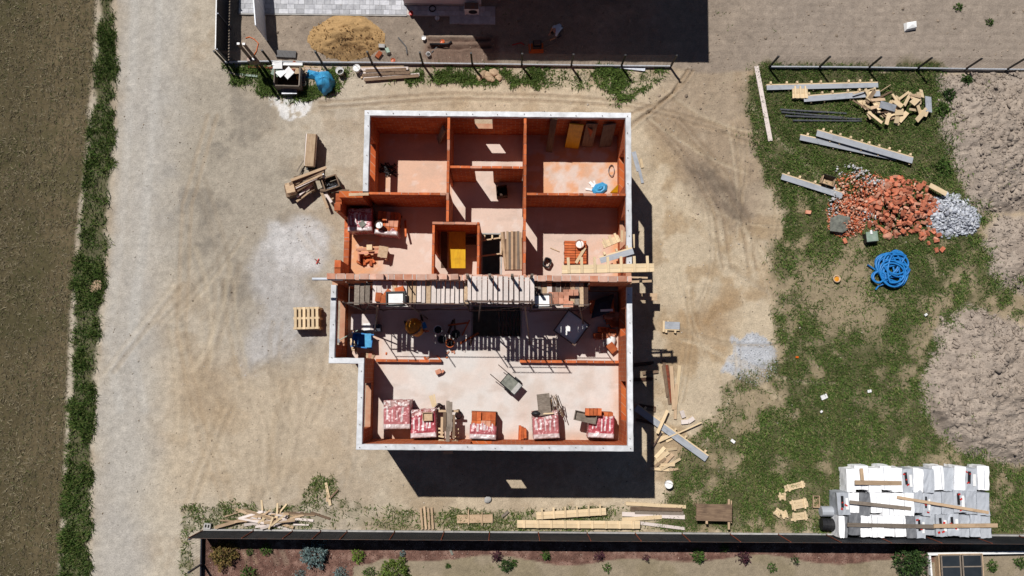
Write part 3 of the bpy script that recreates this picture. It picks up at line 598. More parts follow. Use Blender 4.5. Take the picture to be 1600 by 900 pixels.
# ------------------------------------------------------------------ scaffold along the spine wall
sc = thing('scaffold', 'steel tube scaffold with pale board decks along the tall spine wall', 'scaffold', (0, 0, ZF))
def sbar(nm, a, b, r=.024, mat='rail'): rod(nm, mat, (a[0], a[1], a[2] - ZF), (b[0], b[1], b[2] - ZF), r, sc, 6)
def deck(px0, px1, py0, py1, z, wb=.2, gap=.03, skip=0.0, mats=('pale',)):
    x0, y1 = P2(px0, py0, z); x1, y0 = P2(px1, py1, z); x = x0
    while x < x1 - .05:
        w = wb * U(.85, 1.1)
        if U(0, 1) >= skip: box('deck_board', random.choice(mats), (w - gap * U(.5, 1.8), (y1 - y0) * U(.96, 1.02), .035), ((x + w / 2), (y0 + y1) / 2 + U(-.03, .03), z - ZF + U(-.008, .008)), (0, U(-.012, .012), U(-.012, .012)), sc)
        x += w
    for yy in (y0 + .08, y1 - .08): sbar('transom', (x0 - .05, yy, z - .06), (x1 + .05, yy, z - .06), .03)
    return x0, x1, y0, y1
DZ, DM = 7.15, 8.1
dl1 = deck(637, 729, 435, 474, DZ, .2, .03, .05, ('pale', 'pale', 'pale', 'drywood')); dm = deck(730, 832, 431, 474, DM, .21)
dl0 = deck(575, 637, 438, 474, DZ, .2, .02, .2, ('pale', 'pale', 'drywood')); deck(546, 575, 442, 476, DZ, .2, .03, .45, ('greywood',)); dr = deck(832, 918, 440, 478, DZ, .2, .015, .12, ('darkwood', 'greywood', 'drywood'))
yo = P2(700, 474, DZ)[1]; yi = YM0 - .12
xs = [P2(p, 460, DZ)[0] for p in (545, 577, 637, 728, 832, 918)]
for i, xx in enumerate(xs):
    top = 8.3 if i in (0, 1, 5) else 8.6
    for yy in (yo - .06, yi): sbar('standard', (xx, yy, ZF + .01), (xx, yy, top - (.5 if yy == yi else 0)))
    for zz in (ZF + 1.1, ZF + 2.1, DZ - .1): sbar('transom', (xx, yo - .1, zz), (xx, yi + .05, zz), .02)
    if i:
        sbar('brace', (xs[i - 1], yo - .07, ZF + .2), (xx, yo - .07, DZ - .1), .018)
        for zz in (ZF + 1.1, DZ + .5): sbar('ledger', (xs[i - 1], yo - .06, zz), (xx, yo - .06, zz), .02)
for px in (732, 766, 800, 830):
    xx, yy = P2(px, 472, DM); sbar('guard_post', (xx, yy, DM - .5), (xx, yy, DM + 1.05), .03); xx, yy = P2(px, 434, DM); box('guard_post', 'greywood', (.1, .07, 1.3), (xx, yy, DM - ZF + .45), (0, 0, U(-.1, .1)), sc)
x0, y0 = P2(728, 472, DM); x1, _ = P2(834, 472, DM)
for zz in (.5, 1.0): sbar('guard_rail', (x0, y0 - .03, DM + zz), (x1, y0 - .03, DM + zz), .02)
x0, _ = P2(735, 472, DM); bar('diagonal_prop', 'rail', (dm[0] + .3, yo - .5, .02), (dm[0] + .5, yo, DZ - ZF), .06, .06, sc)
for (ax_, ay_, bx_, by_) in ((640, 478, 690, 520), (590, 478, 606, 545), (905, 478, 935, 535), (820, 478, 850, 560)):
    a = P(ax_, ay_, DZ); b = P(bx_ - 22, by_ - 22, ZF + .03); bar('diagonal_prop', 'rail', (a.x, a.y, a.z - ZF), (b.x, b.y, b.z - ZF), .05, .05, sc)
# ------------------------------------------------------------------ builders for repeated things
def dup(root, loc, rz, label=None, group=None):
    r = root.copy(); col.objects.link(r); r.location = loc; r.rotation_euler = (0, 0, rz)
    if label: r['label'] = label
    if group: r['group'] = group
    for ch in list(root.children):
        c = ch.copy(); col.objects.link(c); c.parent = r
        for g in ch.children:
            d = g.copy(); col.objects.link(d); d.parent = c
    return r
def pallet_parts(t, L=1.25, W=1.1, mat='pine', z=0.0, n=6):
    for i in range(n): box('top_slat', mat, (L / n * .62, W, .022), (-L / 2 + L / n * (i + .5), 0, z + .133), (0, 0, U(-.01, .01)), t)
    for yy in (-.5, 0, .5):
        box('stringer', mat, (L, .1, .022), (0, yy * (W - .1), z + .110), None, t); box('bottom_slat', mat, (L, .1, .022), (0, yy * (W - .1), z + .011), None, t)
        for xx in (-.5, 0, .5): box('spacer_block', mat, (.12, .1, .076), (xx * (L - .12), yy * (W - .1), z + .0605), None, t)
def film(name, L, W, Hh, seed, strokes, open_top=0.0):   # crumpled printed shrink film over a block pack; colours are the print
    r = random.Random(seed); N = 44
    g = np.linspace(-.5, .5, N); X, Y = np.meshgrid(g, g); rr = np.random.default_rng(seed)
    n1 = fbm(X * L + seed * 3, Y * W, .28, 3, seed); n2 = fbm(X * L, Y * W + seed, .1, 2, seed + 9)
    e = np.minimum(.5 - np.abs(X), .5 - np.abs(Y)); Zt = Hh + (n1 - .5) * .09 + (n2 - .5) * .05 - sst(.05, 0, e) * .05
    c = np.zeros(X.shape + (3,)); c[:] = alb(190, 88, 98); red2 = alb(172, 70, 82); c[n1 > .58] = red2
    wht = alb(232, 216, 216); v = Y + .5; h = X + .5
    c[v < .17] = wht; c[(v < .17) & (n2 > .6)] = alb(205, 190, 190)
    for (a, w, lo, hi, tl) in strokes: c[(np.abs(h - a - tl * (v - .5)) < w) & (v > lo) & (v < hi)] = wht
    top = v > .80 + (n1 - .5) * .25; c[top] = alb(205, 165, 160); c[top & (n2 > .52)] = alb(150, 70, 66)
    c[(v > .72) & (n2 > .66)] = alb(240, 225, 222)
    c = c * (1 - .22 * (seed % 3) / 2) + alb(205, 185, 175) * (.22 * (seed % 3) / 2) * 1.0; keep = np.ones(X.shape, bool)
    if open_top: keep = v < 1 - open_top + (n1 - .5) * .35
    ii = np.arange(N * N).reshape(N, N); Vt = np.stack([X * L, Y * W, Zt], -1).reshape(-1, 3)
    q = np.stack([ii[:-1, :-1], ii[:-1, 1:], ii[1:, 1:], ii[1:, :-1]], -1)[keep[:-1, :-1] & keep[1:, 1:]].reshape(-1, 4)
    # skirts
    V = [Vt]; Fq = [q]; Cc = [c.reshape(-1, 3)]; base = N * N
    for edge in (ii[0], ii[:, -1], ii[-1][::-1], ii[:, 0][::-1]):
        lv = Vt[edge]; K = 5
        for k in range(K):
            f_ = (k + 1) / K; nv = lv.copy(); nv[:, 2] = lv[:, 2] * (1 - f_) + .14 * f_; nrm = nv[:, :2] / np.linalg.norm(nv[:, :2], axis=1)[:, None]
            nv[:, :2] += nrm * ((fbm(nv[:, 0] * 3, nv[:, 1] * 3 + k, .3, 2, seed + 20) - .45) * .09)[:, None] * f_; V.append(nv); Cc.append(np.where((rr.random((N, 1)) < .25), wht, alb(180, 62, 74)))
        prev = edge
        for k in range(K):
            cur = base + np.arange(N); kk = keep.ravel()[edge]; m = kk[:-1] & kk[1:]
            Fq.append(np.stack([prev[:-1], cur[:-1], cur[1:], prev[1:]], -1)[m]); prev = cur; base += N
    me = fastmesh(name, np.concatenate(V), np.concatenate(Fq), 'film', np.concatenate(Cc)); return me
def strokes(seed):
    r = random.Random(seed); o = []; x = .12 + r.uniform(0, .05)
    while x < .86: o.append((x, r.choice((.016, .028, .04)), r.uniform(.24, .36), r.uniform(.62, .76), r.uniform(-.08, .12))); x += r.uniform(.11, .2)
    return o
def block_pack(label, px, py, z, rz, L=1.18, W=1.3, Hh=1.15, seed=1, open_top=0.0, group='film wrapped packs of clay blocks'):
    p = P(px, py, z + Hh); t = thing('block_pack', label, 'brick pack', (p.x, p.y, z), rz, group)
    pallet_parts(t, L, W * .9, 'oldwood', 0.0, 5)
    nx, ny = 5, 3; bz = Hh - .14
    box('block_stack', 'clay', (L * .93, W * .90, bz - .26), (0, 0, .15 + (bz - .26) / 2), None, t)
    for i in range(nx):
        for j in range(ny):
            if open_top and U(0, 1) < .12: continue
            box('brick', random.choice(('clay', 'clay', 'claypale')) if open_top else 'clay', (L * .93 / nx - .012, W * .9 / ny - .012, .25), (-L * .465 + L * .93 / nx * (i + .5), -W * .45 + W * .9 / ny * (j + .5), Hh - .255 + U(0, .01)), (0, 0, U(-.01, .01)), t)
    mk('printed_wrap', film('printed_wrap', L + .02, W + .02, Hh + .03, seed, strokes(seed), open_top), t)
    return t
def bucket(label, px, py, z, r=.15, h=.3, mat='white', inner='white', name='bucket', fill=.75, group=None):
    p = P(px, py, z + h); t = thing(name, label, 'bucket', (p.x, p.y, z), U(0, 3), group)
    mk('shell', lathe('shell', mat, [(r * .82, 0), (r, h), (r * 1.07, h), (r * 1.07, h - .02), (r * .93, h - .015), (r * .80, .02), (0.0001, .02)], 16, True), t)
    mk('contents', lathe('contents', inner, [(r * .9, h * fill - .01), (0.0001, h * fill)], 16), t)
    a = [(r * 1.04 * math.cos(k), r * 1.04 * math.sin(k) * .4 - r * .8 * math.sin(k) ** 1, h + .01 + .01 * math.sin(k)) for k in np.linspace(0, math.pi, 9)]
    mk('handle', tube('handle', 'rail', a, .007, 5), t); return t
def formwork(label, p1, p2, w=.3, z=0.0, side=1, nb=7, group='grey faced timber lintel forms', depth=.14, z2=None, face='formply', batw=.07):
    a = P(*p1, z + depth); b = P(*p2, (z if z2 is None else z2) + depth); d = b - a; rz = math.atan2(d.y, d.x); L = d.length
    t = thing('lintel_form', label, 'formwork', (a.x, a.y, z), rz, group); pitch = math.atan2(-(b.z - a.z), math.hypot(d.x, d.y))
    box('face_board', face, (L, w, .025), (L / 2, 0, depth), (0, pitch, 0), t)
    box('side_board', 'pine', (L, .06, depth), (L / 2, side * (w / 2 + .032), depth / 2 - .005), (0, pitch, 0), t)
    for i in range(nb):
        x = L * (i + .5 + U(-.2, .2)) / nb
        box('batten', 'pine', (batw * 1.3, .12, U(.08, .13) + .05), (x, side * (w / 2 + .125), depth / 2 + .03), (0, 0, U(-.1, .1)), t)
        if U(0, 1) < .5: box('batten', 'pine', (.06, .05, .06), (x + .1, -side * (w / 2 + .03), .03), (0, 0, U(-.2, .2)), t)
    return t
def ladderform(label, p1, p2, w, z, nb, cross, group=None, rail='pine', t_=.03, over=.12, depth=.2):   # board with cross battens sticking out
    a = P(*p1, z + depth); b = P(*p2, z + depth); d = b - a; rz = math.atan2(d.y, d.x); L = d.length
    t = thing('batten_form', label, 'formwork', (a.x, a.y, z), rz, group)
    for k in range(2): box('board', rail, (L, w / 2 - .006, t_), (L / 2, (k - .5) * w / 2, depth), None, t)
    for i in range(nb): box('batten', 'pine', (cross, w + over, .045), (L * (i + .5) / nb, over / 2 * (1 if over > 0 else -1), depth + .04), (0, 0, U(-.04, .04)), t)
    box('side_board', rail, (L, .03, depth - .02), (L / 2, -w / 2 + .02, (depth - .02) / 2), None, t); return t
def scrap(n, box_, z, lens, mats, label, group, wd=(.05, .14), cat='board', pile=0.0, ang=None):
    for i in range(n):
        px = U(box_[0], box_[2]); py = U(box_[1], box_[3]); p = G(px, py) if z is None else P(px, py, z); l = U(*lens); a = U(0, 3.14) if ang is None else U(*ang)
        c = Vector((p.x, p.y, p.z + .03 + U(0, pile))); d = Vector((math.cos(a) * l / 2, math.sin(a) * l / 2, U(-.35, .35) * min(pile, .35)))
        tag(bar('loose_board', random.choice(mats), c - d, c + d, U(*wd), U(.02, .05), None, U(-.4, .4) if pile else U(-.05, .05)), label, cat, group)

# ------------------------------------------------------------------ things inside the house
FZ = ZF + .004
block_pack('crumpled red and white wrapped block pack farthest left by the south wall', 620, 648, FZ, .02, 1.12, 1.2, 1.15, 11)
block_pack('red wrapped block pack with a wooden tray on top, second from the left', 661, 662, FZ, .05, 1.08, 1.18, 1.0, 12)
block_pack('half unwrapped block pack with bare orange blocks showing, middle of the south row', 755, 664, FZ, -.03, 1.12, 1.2, 1.05, 13, .42)
block_pack('red wrapped block pack under a tilted plywood sheet and sticks', 853, 664, FZ, .06, 1.1, 1.15, 1.1, 14)
block_pack('red wrapped block pack rightmost in the row with a board box on it', 940, 663, FZ, -.04, 1.08, 1.15, 1.05, 15, .16)
block_pack('dusty pink wrapped block pack in the west wing corner', 562, 343, FZ, .03, 1.05, 1.0, 1.1, 16)
block_pack('opened block pack with rows of dark orange blocks in the west wing', 605, 347, FZ, -.08, 1.0, 1.1, 1.0, 17, .8)
def blocks_on(px, py, z, n, label, group, spread=12, s=(.37, .24, .24), mat=('clay', 'claypale'), a=None, cat='brick'):
    for i in range(n):
        p = P(px + U(-spread, spread), py + U(-spread * .6, spread * .6), z + s[2]); tag(box('clay_block', random.choice(mat), s, (p.x, p.y, z + s[2] / 2 + .003), (0, 0, U(0, 3.1) if a is None else a + U(-.15, .15))), label, 'brick', group)
# wooden tray, boards and boxes lying on packs
PZ = FZ + 1.06
def tray(label, px, py, z, rz, L, W, h=.12, mat='drywood'):
    p = P(px, py, z + h); t = thing('wooden_tray', label, 'tray', (p.x, p.y, z), rz)
    box('bottom', mat, (L, W, .02), (0, 0, .012), None, t)
    for s in (-1, 1): box('side', mat, (L, .025, h), (0, s * (W / 2 - .012), h / 2), None, t); box('end', mat, (.025, W - .05, h), (s * (L / 2 - .012), 0, h / 2), None, t)
    return t
tray('pale wooden tray lying on the second block pack from the left', 668, 651, FZ + 1.07, .05, .42, .36)
for k, (a, b, w, m) in enumerate((((673, 618), (678, 636), .16, 'pine'), ((678, 616), (681, 633), .07, 'pine'))): plank('short_board', m, a, b, w, .03, FZ + 1.08, ['wide short pine board leaning at the second block pack', 'narrow pine batten beside the wide short board'][k], 'board', z2=FZ + 1.1)
p = P(686, 636, FZ); tag(mk('cable_coil', tube('cable_coil', 'black', [(p.x + (.16 + .03 * math.sin(5 * k)) * math.cos(k), p.y + .16 * math.sin(k), FZ + .05 + .012 * k) for k in np.linspace(0, 19, 90)], .02, 5)), 'black cable coil on the slab between pack and trestle', 'cable')
# trestle with planks (x 690-715)
tr = P(703, 660, FZ); t = thing('plank_trestle', 'tall wooden trestle loaded with grey planks by the south wall', 'trestle', (tr.x, tr.y, FZ))
for k, (dx, w, m, y0, y1) in enumerate(((-.27, .1, 'drywood', -.5, .3), (.24, .12, 'oldwood', -.6, .4), (-.02, .14, 'greywood', -.35, 1.0), (.11, .13, 'greywood', -.3, .95), (-.14, .14, 'oldwood', -.3, .5), (.0, .16, 'greywood', -.9, -.1))): bar('plank', m, (dx, y0, 1.15 + .03 * k), (dx, y1, 1.1 + .03 * k), w, .035, t)
for yy in (.55, -.75):
    box('cross_beam', 'drywood', (.85, .09, .09), (0, yy, 1.02), None, t)
    for s in (-1, 1): bar('leg', 'drywood', (s * .38, yy, 0), (s * .28, yy, 1.0), .07, .07, t)
for k in range(5):
    for s in (-1, 1): box('rung', 'pine', (.24, .07, .06), (s * .32, -.9 + k * .17, .62 + .05 * k), (0, 0, U(-.2, .2)), t)
box('end_block', 'pine', (.48, .16, .1), (-.02, -1.0, 1.22), None, t); box('end_block', 'pine', (.4, .12, .1), (.02, -1.2, 1.22), (0, 0, .1), t)
p = P(717, 648, FZ); tag(mk('hose_ring', tube('hose_ring', 'black', [(p.x + .14 * math.cos(k), p.y + .16 * math.sin(k), FZ + .04 + .015 * k) for k in np.linspace(0, 13, 60)], .022, 5)), 'dark hose ring on the slab right of the trestle', 'hose')
# plywood sheet + sticks on the fourth pack
a = P(850, 632, FZ + 1.25); tag(box('plywood_sheet', 'greywood', (.55, .92, .035), (a.x, a.y, FZ + 1.28), (.10, .08, .12)), 'pale plywood sheet tilted on the fourth block pack', 'board')
tag(box('batten_strip', 'pine', (.55, .05, .05), tuple(P(855, 646, FZ + 1.24)), (0, 0, .05)), 'pine batten at the edge of the tilted plywood sheet', 'batten')
for i in range(16):
    x0 = U(858, 872); plank('stick', random.choice(('greywood', 'oldwood', 'drywood')), (x0, U(615, 628)), (x0 + U(0, 14), U(640, 678)), .035, .03, FZ + .9 + .02 * i, 'thin weathered stick in the bundle beside the fourth block pack', 'stick', 'bundle of thin sticks', z2=FZ + U(.1, .9))
t = tray('grey board box lying across the rightmost block pack', 915, 652, FZ + 1.14, -.2, .95, .42, .16, 'greywood')
for i in range(4): p = P(918 + i * 6, 643.5, FZ + 1.3); tag(box('clay_block', 'clay', (.2, .3, .24), (p.x, p.y, FZ + 1.26), (0, 0, U(-.1, .1))), 'loose orange block on the rightmost block pack', 'brick', 'blocks on the rightmost pack')
bl = P(838, 646, FZ + 1.13); tag(mk('dark_bag', lathe('dark_bag', 'black', [(.0001, 0), (.14, .01), (.17, .1), (.1, .2), (.0001, .22)], 10, True), None, tuple(bl), None, (1.3, .8, 1)), 'small dark bag on the corner of the fourth block pack', 'bag')
p = P(816, 677, FZ + .4)
cb = thing('ridge_tiles', 'short stack of curved clay pieces standing by the south wall', 'clay piece', (p.x, p.y, FZ))
for k in range(3): box('clay_piece', 'clay', (.10, .62 - .1 * k, .28), (-.1 + .11 * k, 0, .15 + .02 * k), (.12, .1, U(-.04, .04)), cb)
# mortar cart
p = P(799, 600, FZ + .5); t = thing('mortar_cart', 'two wheeled steel cart filled with grey mortar on the open slab', 'cart', (p.x, p.y, FZ), -.70)
bm_v = [(-.42, -.30, .62), (.42, -.30, .62), (.42, .30, .62), (-.42, .30, .62), (-.30, -.24, .22), (.34, -.24, .22), (.34, .24, .22), (-.30, .24, .22)]
mk('tub', mesh('tub', bm_v, [(4, 7, 6, 5), (0, 4, 5, 1), (1, 5, 6, 2), (2, 6, 7, 3), (3, 7, 4, 0)], 'steel'), t); box('mortar', 'greymortar', (.60, .50, .03), (-.09, 0, .56), None, t)
box('plate', 'concrete', (.20, .52, .02), (.29, 0, .59), (0, .1, 0), t)
for s in (-1, 1):
    rod('handle', 'rail', (-.40, s * .27, .5), (-.98, s * .27, .72), .018, t); mk('wheel', cylm('black', 14), t, (.1, s * .33, .17), (0, 0, 1.5708), (.07, .17, .17)); rod('leg', 'rail', (-.3, s * .22, .3), (-.34, s * .22, .0), .02, t)
p = P(687, 581, FZ + .25); t = thing('clay_pot', 'small broken clay piece standing alone on the slab', 'brick', (p.x, p.y, FZ), .4)
box('half_block', 'claypale', (.24, .2, .24), (-.06, .03, .12), None, t); box('shard', 'claypale', (.14, .1, .16), (.12, -.03, .08), (0, 0, .5), t)
# cement mixer under the scaffold
p = P(648, 512, FZ + .8); t = thing('cement_mixer', 'yellow drum cement mixer on a dark frame below the scaffold', 'mixer', (p.x, p.y, FZ), .35)
dr_ = mk('drum', lathe('drum', 'mixer', [(.20, -.42), (.36, -.22), (.38, .05), (.24, .36), (.23, .38), (.21, .36), (.34, .04), (.30, -.2), (.0001, -.3)], 18, True), t, (0, 0, .85), (2.35, 0, .35))
mk('drum_ring', lathe('drum_ring', 'rail', [(.385, -.05), (.405, -.05), (.405, .02), (.385, .02)], 18), dr_)
for s in (-1, 1): rod('leg', 'rail', (s * .33, -.3, 0), (s * .25, 0, .85), .025, t); rod('leg', 'rail', (s * .33, .35, 0), (s * .25, 0, .85), .025, t); mk('wheel', cylm('black', 12), t, (s * .38, .35, .16), None, (.06, .16, .16))
box('motor_box', 'blue', (.2, .26, .3), (.42, -.05, .8), None, t); mk('hand_wheel', cylm('orange', 12), t, (.42, -.3, .75), (0, 0, 1.2), (.05, .14, .14))
mk('mortar_mouth', lathe('mortar_mouth', 'greymortar', [(.22, 0), (.0001, .02)], 14), dr_, (0, 0, .30))
# big mortar tub on the right
p = P(893, 512, FZ + .85); t = thing('mortar_tub', 'large square steel mortar skip standing askew below the scaffold', 'skip', (p.x, p.y, FZ), -.62)
w, h = .56, .9
mk('shell', mesh('shell', [(-w, -w, h), (w, -w, h), (w, w, h), (-w, w, h), (-w * .75, -w * .75, .3), (w * .75, -w * .75, .3), (w * .75, w * .75, .3), (-w * .75, w * .75, .3)], [(4, 7, 6, 5), (0, 4, 5, 1), (1, 5, 6, 2), (2, 6, 7, 3), (3, 7, 4, 0)], 'darkwood'), t)
box('mortar', 'white', (1.06, 1.06, .03), (0, 0, h - .06), None, t)
for s in (-1, 1): box('rim', 'rail', (2 * w + .06, .05, .05), (0, s * w, h), None, t); box('rim', 'rail', (.05, 2 * w - .05, .05), (s * w, 0, h), None, t)
for s in (-1, 1):
    for q in (-1, 1): box('leg', 'rail', (.07, .07, .32), (s * .4, q * .4, .16), None, t)
# right corner clutter
blocks_on(952, 500, FZ, 14, 'loose orange block in the pile by the east wall below the scaffold', 'blocks piled by the east wall', 13, a=0.1)
blocks_on(955, 492, FZ + .25, 6, 'loose orange block in the pile by the east wall below the scaffold', 'blocks piled by the east wall', 9, a=0.0)
blocks_on(945, 520, FZ, 9, 'loose orange block in the pile by the east wall below the scaffold', 'blocks piled by the east wall', 12, a=0.05)
t = thing('brick_stack', 'dark blue covered stack in the corner right of the scaffold', 'stack', tuple(P(942, 478, FZ + .8).xy) + (FZ,), .05)
box('stack', 'clay', (1.0, .55, .7), (0, 0, .36), None, t); mk('cover', lathe('cover', 'navy', [(.70, .62), (.68, .76), (.3, .80), (.0001, .79)], 4), t, (0, 0, 0), (0, 0, .785), (1.08, .62, 1)); box('sheet', 'white', (.55, .1, .02), (.15, -.2, .82), None, t)
p = P(955, 532, FZ + .2); tag(mk('white_bag', lathe('white_bag', 'white', [(.0001, 0), (.25, .02), (.3, .15), (.15, .26), (.0001, .28)], 9, True), None, (p.x, p.y, FZ), None, (.8, 1.1, 1)), 'crumpled white bag by the east wall below the scaffold', 'bag')
p = P(956, 543, FZ + .3); tag(box('clay_block', 'clay', (.34, .42, .3), (p.x, p.y, FZ + .16), (.1, 0, .7)), 'single large tilted orange block by the east wall', 'brick')
plank('timber_beam', 'oldwood', (922, 447), (966, 447), .4, .05, FZ + 2.3, 'brown board bridging the scaffold end and the east wall', 'board')
# left corner clutter
def sheet_on(label, px, py, z, s, rz, mat, name='panel', cat='board'): p = P(px, py, z); return tag(box(name, mat, s, (p.x, p.y, z - s[2] / 2), (0, 0, rz)), label, cat)
sheet_on('pale board on a stand at the left end under the scaffold', 568, 503, FZ + .5, (1.1, .7, .5), 0, 'pale', 'work_box', 'box')
p = P(566, 532, FZ + .5); t = thing('plastic_tub', 'blue plastic tub in the corner of the west wing', 'tub', (p.x, p.y, FZ), -.1)
mk('shell', mesh('shell', [(-.45, -.3, .5), (.45, -.3, .5), (.45, .3, .5), (-.45, .3, .5), (-.36, -.22, .02), (.36, -.22, .02), (.36, .22, .02), (-.36, .22, .02)], [(4, 7, 6, 5), (0, 4, 5, 1), (1, 5, 6, 2), (2, 6, 7, 3), (3, 7, 4, 0)], 'blue'), t)
for s in (-1, 1): box('rim', 'blue', (.96, .05, .04), (0, s * .3, .5), None, t)
sheet_on('light blue board leaning in the blue tub', 575, 532, FZ + .72, (.28, .6, .03), .05, 'tarp')
for k in range(4): plank('short_batten', ('drywood', 'pine')[k % 2], (546 + 2 * k, 528 + k), (551 + 3 * k, 548), .06, .04, FZ + .1 + .06 * k, 'short batten leaning beside the blue tub', 'batten', 'battens beside the blue tub', z2=FZ + .3)
scrap(7, (562, 552, 584, 560), FZ, (.15, .4), ('drywood', 'claypale'), 'small offcut on the slab in the west wing corner', 'offcuts in the wing corner', (.1, .2))
rr_ = P(541, 528, FZ + 1.0); t = thing('shovel', 'green handled shovel leaning in the west wing corner', 'shovel', tuple(rr_)); b_ = P(556, 518, FZ + .9) - rr_
rod('handle', 'green', (-.3, -.1, 0), tuple(b_ + Vector((.1, .05, .1))), .02, t); box('blade', 'steel', (.22, .18, .02), (-.4, -.14, -.03), (0, .2, .4), t)
for k, (px, py) in enumerate(((571, 510), (587, 512))): q = P(px, py, FZ + .8); tag(box('support_box', ('white', 'navy')[k], (.3, .3, .5), (q.x, q.y, FZ + .26), (0, 0, .1)), ('white canister beside the work box', 'dark canister beside the work box')[k], 'canister')
for k, (px, py, m) in enumerate(((703, 536, 'clay'), (684, 515, 'white'), (690, 530, 'steel'), (712, 522, 'black'))): bucket(['clay coloured bucket below the scaffold', 'small white bucket below the scaffold', 'grey bucket below the scaffold', 'black bucket below the scaffold'][k], px, py, FZ, .19, .35, m, 'black', fill=.5)
scrap(6, (700, 500, 740, 540), FZ, (.4, 1.0), ('darkwood', 'oldwood', 'clay'), 'dark batten lying under the scaffold', 'battens under the scaffold', (.05, .1))
scrap(10, (590, 545, 780, 560), FZ, (.08, .25), ('claypale', 'clay', 'pale'), 'small chip lying on the slab', 'chips on the slab', (.05, .1))
# on the decks
for k, (px, py, z, m) in enumerate(((618, 467, DZ + .02, 'black'), (847, 470, DZ + .02, 'rail'))):
    p = P(px, py, z + .35); t = thing('mortar_trough', ['black mortar trough with pale mortar on the left deck', 'pale mortar trough on the right deck'][k], 'trough', (p.x, p.y, z), .03)
    mk('shell', mesh('shell', [(-.36, -.26, .34), (.36, -.26, .34), (.36, .26, .34), (-.36, .26, .34), (-.28, -.2, .02), (.28, -.2, .02), (.28, .2, .02), (-.28, .2, .02)], [(4, 7, 6, 5), (0, 4, 5, 1), (1, 5, 6, 2), (2, 6, 7, 3), (3, 7, 4, 0)], m), t)
    box('mortar', 'white', (.58, .42, .02), (0, 0, .29), None, t)
    for s in (-1, 1): box('rim', m, (.78, .06, .04), (0, s * .27, .34), None, t); box('rim', m, (.06, .5, .04), (s * .36, 0, .34), None, t)
for i in range(8): p = P(861 + (i % 4) * 8, 461 + (i // 4) * 9, DZ + .26); tag(box('clay_block', 'claypale', (.19, .24, .24), (p.x, p.y, DZ + .14), (0, 0, U(-.08, .08))), 'pale clay block set out on the right deck', 'brick', 'blocks on the right deck')
for i in range(5): p = P(884 + (i % 3) * 8, 457 + (i // 3) * 18, DZ + .26); tag(box('clay_block', 'claypale', (.19, .24, .24), (p.x, p.y, DZ + .14), (0, 0, U(-.1, .1))), 'pale clay block set out on the right deck', 'brick', 'blocks on the right deck')
for i, (px, py) in enumerate(((624, 453), (591, 464), (599, 468), (605, 459))): p = P(px, py, DZ + .26); tag(box('clay_block', 'clay', (.36, .24, .24), (p.x, p.y, DZ + .14), (0, 0, (.3, 1.5, 1.5, .9)[i])), 'orange clay block on the left deck near the trough', 'brick', 'blocks on the left deck')
rod_a, rod_b = P(488, 436, 7.45), P(536, 436, 7.45); tag(rod('steel_tube', 'whitemetal', rod_a, rod_b, .06), 'pale steel tube sticking out over the west wall', 'tube')
plank('wall_board', 'drywood', (545, 304), (576, 303), .12, .03, ZT - .02, 'pale board lying on the wing wall top', 'board')
# NE room
def lean(label, mat, px, ytop, ybot, w, th=.04, n=1, name='leaning_panel', z1=5.6, cat='panel', wpx=None):
    for i in range(n):
        a = P(px + i * 6, ytop, z1); b = P(px - 8 + i * 6, ybot, FZ + .03); tag(bar(name, mat, a, b, w, th, None, 0), label, cat)
lean('bundle of long brown boards leaning on the north wall', 'oldwood', 866, 184, 236, .28, .12, z1=5.9, name='board_bundle')
lean('yellow formwork panel leaning on the north wall', 'yellow', 901, 194, 231, .62, .05, z1=5.5, name='formwork_panel')
lean('brown framed panel leaning between yellow and grey panels', 'oldwood', 925, 193, 229, .5, .06, z1=5.5, name='framed_panel')
lean('small orange inset panel leaning beside the yellow panel', 'clay', 922, 201, 222, .3, .03, z1=5.2, name='inset_panel')
lean('grey brown boarded panel leaning at the northeast corner', 'greywood', 953, 194, 229, .55, .05, z1=5.5, name='boarded_panel')
lean('stack of short grey boards leaning in the northwest room', 'greywood', 694, 200, 221, .25, .10, z1=5.0, name='board_stack')
p = P(938, 293, FZ + .3); tag(mk('plastic_bag', lathe('plastic_bag', 'tarp', [(.0001, 0), (.30, .01), (.36, .08), (.24, .17), (.16, .16), (.08, .24), (.0001, .2)], 7), None, (p.x, p.y, FZ), (0, 0, .5), (1.1, .75, 1)), 'bright blue plastic bag on the northeast room floor', 'bag')
tag(mk('yellow_sheet', mesh('yellow_sheet', [(-.35, -.3, .0), (.35, -.3, .02), (.3, .32, .55), (.28, -.3, .02), (-.35, -.3, .03), (.35, -.3, .06), (.3, .34, .58)], [(0, 1, 2), (4, 6, 5), (0, 2, 6, 4), (1, 5, 6, 2)], 'yellow'), None, tuple(P(965, 291, FZ + .02))), 'triangular yellow sheet leaning in the northeast room corner', 'sheet')
scrap(5, (920, 288, 932, 297), FZ, (.15, .4), ('clay', 'white'), 'small scrap beside the blue bag', 'scraps beside the blue bag', (.08, .15))
p = P(955, 267, FZ); tag(mk('wire_coil', tube('wire_coil', 'steel', [(p.x + .13 * math.cos(k), p.y + .26 * math.sin(k), FZ + .02 + .006 * k) for k in np.linspace(0, 18, 70)], .01, 5)), 'thin grey wire coil on the northeast room floor', 'wire')
